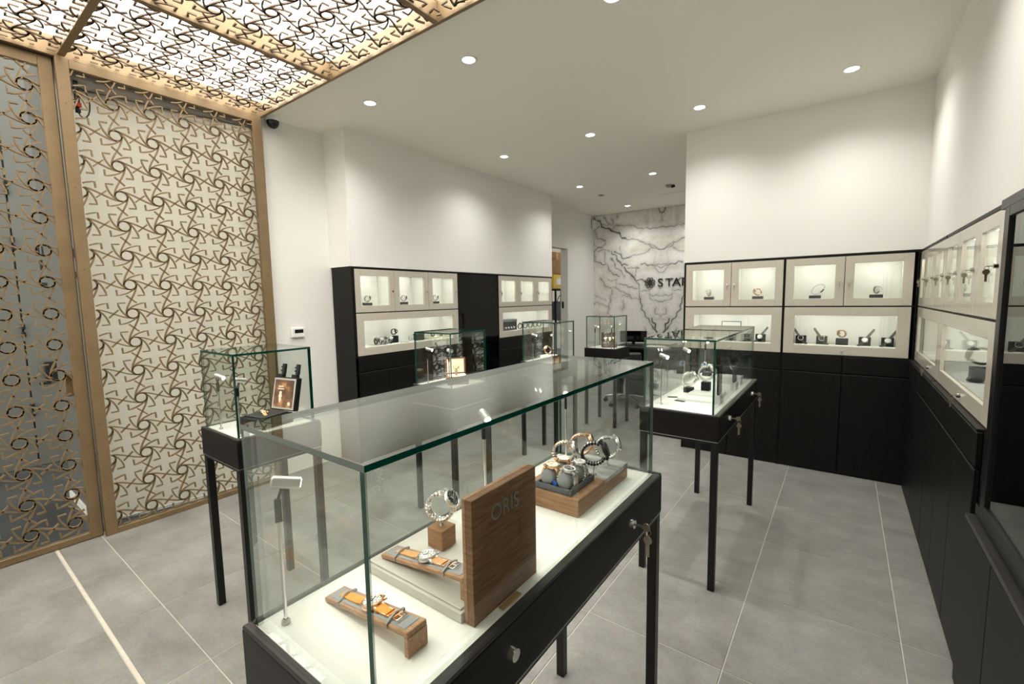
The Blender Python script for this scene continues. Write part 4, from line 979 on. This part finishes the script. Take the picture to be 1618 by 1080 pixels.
k = MB(); k.tube([(.044*math.cos(i*PI/14) + .012*math.sin(i*PI/14), -.010*math.cos(i*PI/14), .041*math.sin(i*PI/14) + .008*math.cos(i*PI/14)) for i in range(28)], .0032, 8, True); k.build('ring', m_brushed, t)
k = MB(); k.tube([(.044*math.cos(i*PI/14) + .012*math.sin(i*PI/14), -.010*math.cos(i*PI/14), .041*math.sin(i*PI/14) + .008*math.cos(i*PI/14)) for i in range(24, 28)], .005, 8); k.build('clasp', m_steel, t)
def strap_watch(lab, x, y, z, lean, leather, dial, s=1.0):
    """black block with a strap watch draped over its front, strap end rising to one side"""
    block('black block under the ' + short(lab), x, y, z, .078, .05, .070, post=0)
    t = thing('wristwatch', lab, 'watch', (x, y - .031, z + .0004), group='strap watches on black blocks')
    d = Vector((lean*.62, 0, .78)).normalized()
    c = Vector((0, -.012, .050)); n = Vector((lean*-.1, -.85, .45)).normalized()
    sd = d.cross(n).normalized()
    k = MB()
    def band(p, q, w0, w1, th, dr):
        p, q = Vector(p), Vector(q); nn = (q - p).normalized().cross(dr).normalized()
        k.add([p - dr*w0, p + dr*w0, q + dr*w1, q - dr*w1, p - dr*w0 + nn*th, p + dr*w0 + nn*th, q + dr*w1 + nn*th, q - dr*w1 + nn*th],
              [(0, 3, 2, 1), (4, 5, 6, 7), (0, 1, 5, 4), (1, 2, 6, 5), (2, 3, 7, 6), (3, 0, 4, 7)])
    up = c + Vector((lean*.058, .03, .088))
    band(c + d*.012, up, .011, .0085, .004, sd)
    band(c - d*.012, Vector((-lean*.030, -.012, .008)), .011, .010, .004, sd)
    band(Vector((-lean*.028, -.012, .008)), Vector((-lean*.048, -.014, .001)), .010, .009, .004, sd)
    k.build('strap', leather, t)
    key = ('sw', dial.name)
    k = MB(); k.M = pose(sd, n, c); k.lathe([(0, -.004), (.020, -.004), (.022, 0), (.022, .006), (.018, .008)], n=24); k.cyl((.022, 0, .002), (.027, 0, .002), .003, n=10); k.build('case', m_satin, t)
    k = MB(); k.M = pose(sd, n, c); k.lathe([(0, .0078), (.0182, .0079)], n=24); k.build('dial', dial, t)
    return t
for lab, x, ln, le, dl in (('dark strap watch leaning left, first of the five in the lower right niche', -.296, -1, m_brown, m_dialk), ('dark strap watch leaning left, second of the five in the lower right niche', -.145, -1, m_brown, m_dialk),
                       ('brown strap watch leaning right, fourth of the five in the lower right niche', .147, 1, m_brown, m_dialw), ('dark strap watch leaning right, last of the five in the lower right niche', .292, 1, m_rubber, m_dialw)):
    strap_watch(lab, x, 4.695, NL, ln, le, dl)
bracelet_on_block('rose and black watch in the middle of the five in the lower right niche', -.004, 4.69, NL, 0, m_gold, m_steel, m_dialk, 1, (-.6, .8, 0), (-.8, -.5, .3), h=.055)
strap_watch('dark strap watch leaning right in the lower left niche of the back wall', -.612, 4.695, NL, 1, m_rubber, m_dialw)
strap_watch('black strap watch beside the framed card in the lower left niche', -.735, 4.695, NL, 1, m_rubber, m_dialk)
t = thing('framed_card', 'black framed card standing in the lower left niche of the back wall', 'frame', (-.862, 4.70, NL + .0004))
frame_mesh(-.085, .085, .05, .185, -.080, .080, .055, .180, -.006, .006, .0008).build('frame', m_matblk, t)
boxpart('card', m_white, t, -.080, .080, -.002, .002, .055, .180, 0); boxpart('foot', m_matblk, t, -.012, .012, -.02, .02, 0, .05)
boxpart('print', m_pale, t, -.05, .05, -.0026, -.0021, .135, .142, 0)
strap_watch('dark strap watch at the far left of the lower left niche', -1.04, 4.695, NL, 1, m_rubber, m_dialk)

# left wall cabinets: local x runs along +y
FX = (1, 0, .45)
for lab, y in (('first', 2.687), ('second', 3.135), ('third', 3.590)):
    bracelet_on_block('dark steel watch in the %s lit upper niche of the left end cabinet' % lab, -3.725, y, NU, PI/2, m_satin, m_steel, m_dialk, 1, (-.3, 1, 0), (1, .3, .3))
t = thing('steel_tray', 'thin steel tray under the row of watches in the left end cabinet', 'tray', (-3.72, 2.885, NL + .0004))
boxpart('sheet', m_satin, t, -.06, .07, -.17, .24, 0, .006, .001)
for i, (y, x, me, dl) in enumerate(((2.74, -3.69, m_steel, m_dialk), (2.81, -3.71, m_satin, m_dialw), (2.875, -3.73, m_brushed, m_dialk), (2.94, -3.73, m_satin, m_dialw))):
    bracelet_watch('watch lying on the steel tray of the left end cabinet, %s from its left' % ('first', 'second', 'third', 'fourth')[i], pose((.2, 1, 0), (.8, -.2, .6), (x, y, NL + .041), 1.0), me, m_steel, dl, 'watches lying on the steel tray')
block('black block behind the steel tray in the left end cabinet', -3.765, 3.02, NL + .0066, .06, .075, .065, group='black watch blocks')
bracelet_watch('black and steel watch high on the block behind the steel tray', pose((-.2, 1, 0), (1, .2, .3), (-3.765, 3.02, NL + .1135), 1.0), m_steel, m_satin, m_dialk)
bracelet_watch('small steel watch standing alone before the little black box', pose((.2, 1, 0), (1, 0, .5), (-3.70, 3.185, NL + .037), 1.0), m_satin, m_chrome, m_dialw)
t = thing('small_black_box', 'little black box in the lower niche of the left end cabinet', 'box', (-3.74, 3.34, NL + .0004)); boxpart('box', m_matblk, t, -.03, .03, -.055, .055, 0, .060, .003); boxpart('lid', m_matblk, t, -.031, .031, -.056, .056, .0602, .075, .003)
t = thing('yellow_tray', 'pale yellow display pad in the lower niche of the left end cabinet', 'tray', (-3.73, 3.57, NL + .0004))
boxpart('pad', m_creamfab, t, -.05, .05, -.14, .14, 0, .022, .002)
bracelet_watch('black strap watch lying on the pale yellow pad', pose((0, 1, .1), (.7, 0, .7), (-3.72, 3.53, NL + .0545), .9), m_rubber, m_rubber, m_dialk, case=m_brushed)
bracelet_watch('second black watch at the right end of the pale yellow pad', pose((0, 1, .1), (.7, 0, .7), (-3.72, 3.66, NL + .0545), .9), m_rubber, m_steel, m_dialk, case=m_brushed)
t = thing('black_gift_box', 'large slate black box in the lower niche beside the storeroom doorway', 'box', (-3.735, 4.93, NL + .0004))
boxpart('box', m_rubber, t, -.055, .055, -.17, .17, 0, .115, .004); boxpart('lid', m_feltd, t, -.057, .057, -.172, .172, .1155, .150, .004)
for i, y in enumerate((4.78, 4.84, 4.90, 4.96)):
    bracelet_watch('silver watch before the slate box, %s from the left' % ('first', 'second', 'third', 'fourth')[i], pose((.3, 1, 0), (.9, 0, .5), (-3.648, y, NL + .0305), .82), m_steel, m_satin, m_dialw, 'silver watches before the slate box')
for i, y in enumerate((5.20, 5.33, 5.46, 5.59, 5.70)):
    bracelet_watch('black ring watch right of the slate box, %s from the box' % ('first', 'second', 'third', 'fourth', 'fifth')[i], pose((1, -.5, 0), (.2, .4, .9), (-3.70, y, NL + .0415), 1.15), m_steel, m_rubber, m_dialk, 'black ring watches right of the slate box')

# right wall key cabinets, lower niches
block('grey block under the black ring watch in the near key cabinet', .555, 3.14, NL, .07, .07, .06, m_feltd, group=None, name='grey_stand')
bracelet_watch('black ring watch on the grey block in the near key cabinet', pose((.35, 1, 0), (-.9, .3, .2), (.555, 3.14, NL + .116), 1.4), m_steel, m_rubber, m_dialk)
t = thing('dark_pouch', 'small dark pouch at the foot of the grey block in the near key cabinet', 'pouch', (.52, 3.03, NL + .0004))
k = MB(); k.lathe([(0, 0), (.026, .002), (.032, .010), (.026, .022), (0, .027)], n=18); k.build('pouch', m_rubber, t)
block('black block in the near key cabinet, middle of its lower niche', .60, 2.70, NL, .05, .075, .06, rz=0, post=.006)
bracelet_watch('steel watch in the middle of the near key cabinet lower niche', pose((.3, 1, 0), (-1, .3, .4), (.60, 2.70, NL + .06 + .041), 1.0), m_brushed, m_steel, m_dialw)
block('black block in the far key cabinet lower niche', .60, 3.95, NL, .05, .075, .06, post=.006)
bracelet_watch('steel watch in the far key cabinet lower niche', pose((.3, 1, 0), (-1, .3, .4), (.60, 3.95, NL + .06 + .041), 1.0), m_satin, m_steel, m_dialk)

# ------------------------------------------------------------------ reception corner behind the showcases
t = thing('reception_desk', 'black reception desk before the marble wall', 'desk', (-2.05, 6.72, 0))
boxpart('desktop', m_matblk, t, -.80, .75, -.30, .34, .735, .765, .003); boxpart('side_panel', m_matblk, t, -.78, -.745, -.28, .32, .0005, .735); boxpart('side_panel', m_matblk, t, .715, .75, -.28, .32, .0005, .735)
boxpart('modesty_panel', m_gloss, t, -.745, .715, .27, .29, .03, .735)
for i in range(3): boxpart('drawer_front', m_gloss, t, -.742, -.30, -.285, -.265, .06 + i*.225, .275 + i*.225, .002)
boxpart('drawer_box', m_matblk, t, -.742, -.30, -.262, .26, .05, .733)
t = thing('monitor', 'dark computer monitor on the reception desk', 'monitor', (-2.62, 6.72, .7654), math.radians(18))
k = MB(); k.box(-.13, .13, -.11, .11, 0, .012, .004); k.build('foot', m_matblk, t); k = MB(); k.box(-.025, .025, .0, .02, .012, .14, .002); k.build('neck', m_matblk, t)
k = MB(); k.box(-.20, .20, -.03, .0, .05, .225, .004); k.build('panel', m_gloss, t)
t = thing('desk_papers', 'loose white papers on the reception desk', 'papers', (-2.28, 6.68, .7654))
for i in range(4): boxpart('sheet', m_white, t, -.11 + i*.05, .08 + i*.05, -.1 + i*.012, .12 - i*.02, .001 + .0015*i, .0022 + .0015*i, 0)
t = thing('desk_phone', 'dark phone with a coiled cord on the reception desk', 'phone', (-1.90, 6.62, .7654))
k = MB(); k.box(-.09, .09, -.09, .09, 0, .035, .01); k.build('body', m_rubber, t); k = MB(); k.box(-.09, -.04, -.09, .09, .036, .062, .01); k.build('handset', m_rubber, t)
k = MB(); k.tube([(-.10 - .10*i/40 + .01*math.cos(i*1.3), -.05 + .08*i/40, .02 + .012*math.sin(i*1.3)) for i in range(40)], .003, 5); k.build('cord', m_rubber, t)
t = thing('office_chair', 'black office chair with a chrome star base by the reception desk', 'chair', (-2.46, 6.02, 0), math.radians(20))
for i in range(5):
    a = 2*PI*i/5 + .3; e = Vector((.30*math.cos(a), .30*math.sin(a), .075))
    k = MB(); k.tube([(.03*math.cos(a), .03*math.sin(a), .125), (.16*math.cos(a), .16*math.sin(a), .112), tuple(e)], .014, 10); lg = k.build('base_arm', m_chrome, t)
    k = MB()
    for s in (-.014, .014): k.cyl(e + Vector((-math.sin(a)*(s-.008), math.cos(a)*(s-.008), -.047)), e + Vector((-math.sin(a)*(s+.008), math.cos(a)*(s+.008), -.047)), .028, n=16)
    k.cyl(e + Vector((0, 0, -.04)), e + Vector((0, 0, .005)), .006, n=8); k.build('castor', m_rubber, lg)
k = MB(); k.cyl((0, 0, .09), (0, 0, .30), .028, n=18); k.cyl((0, 0, .30), (0, 0, .40), .018, n=16); k.build('gas_lift', m_chrome, t)
k = MB(); k.box(-.24, .24, -.24, .24, .40, .47, .03); k.build('seat', m_rubber, t)
k = MB(); k.M = Matrix.Translation((0, -.25, .50)) @ Matrix.Rotation(.12, 4, 'X'); k.box(-.22, .22, -.03, .03, -.02, .27, .02); k.build('backrest', m_rubber, t)
k = MB()
for s in (-1, 1): k.tube([(s*.25, .1, .43), (s*.29, .1, .62), (s*.29, -.15, .62), (s*.25, -.2, .45)], .014, 8)
k.build('armrest', m_rubber, t)
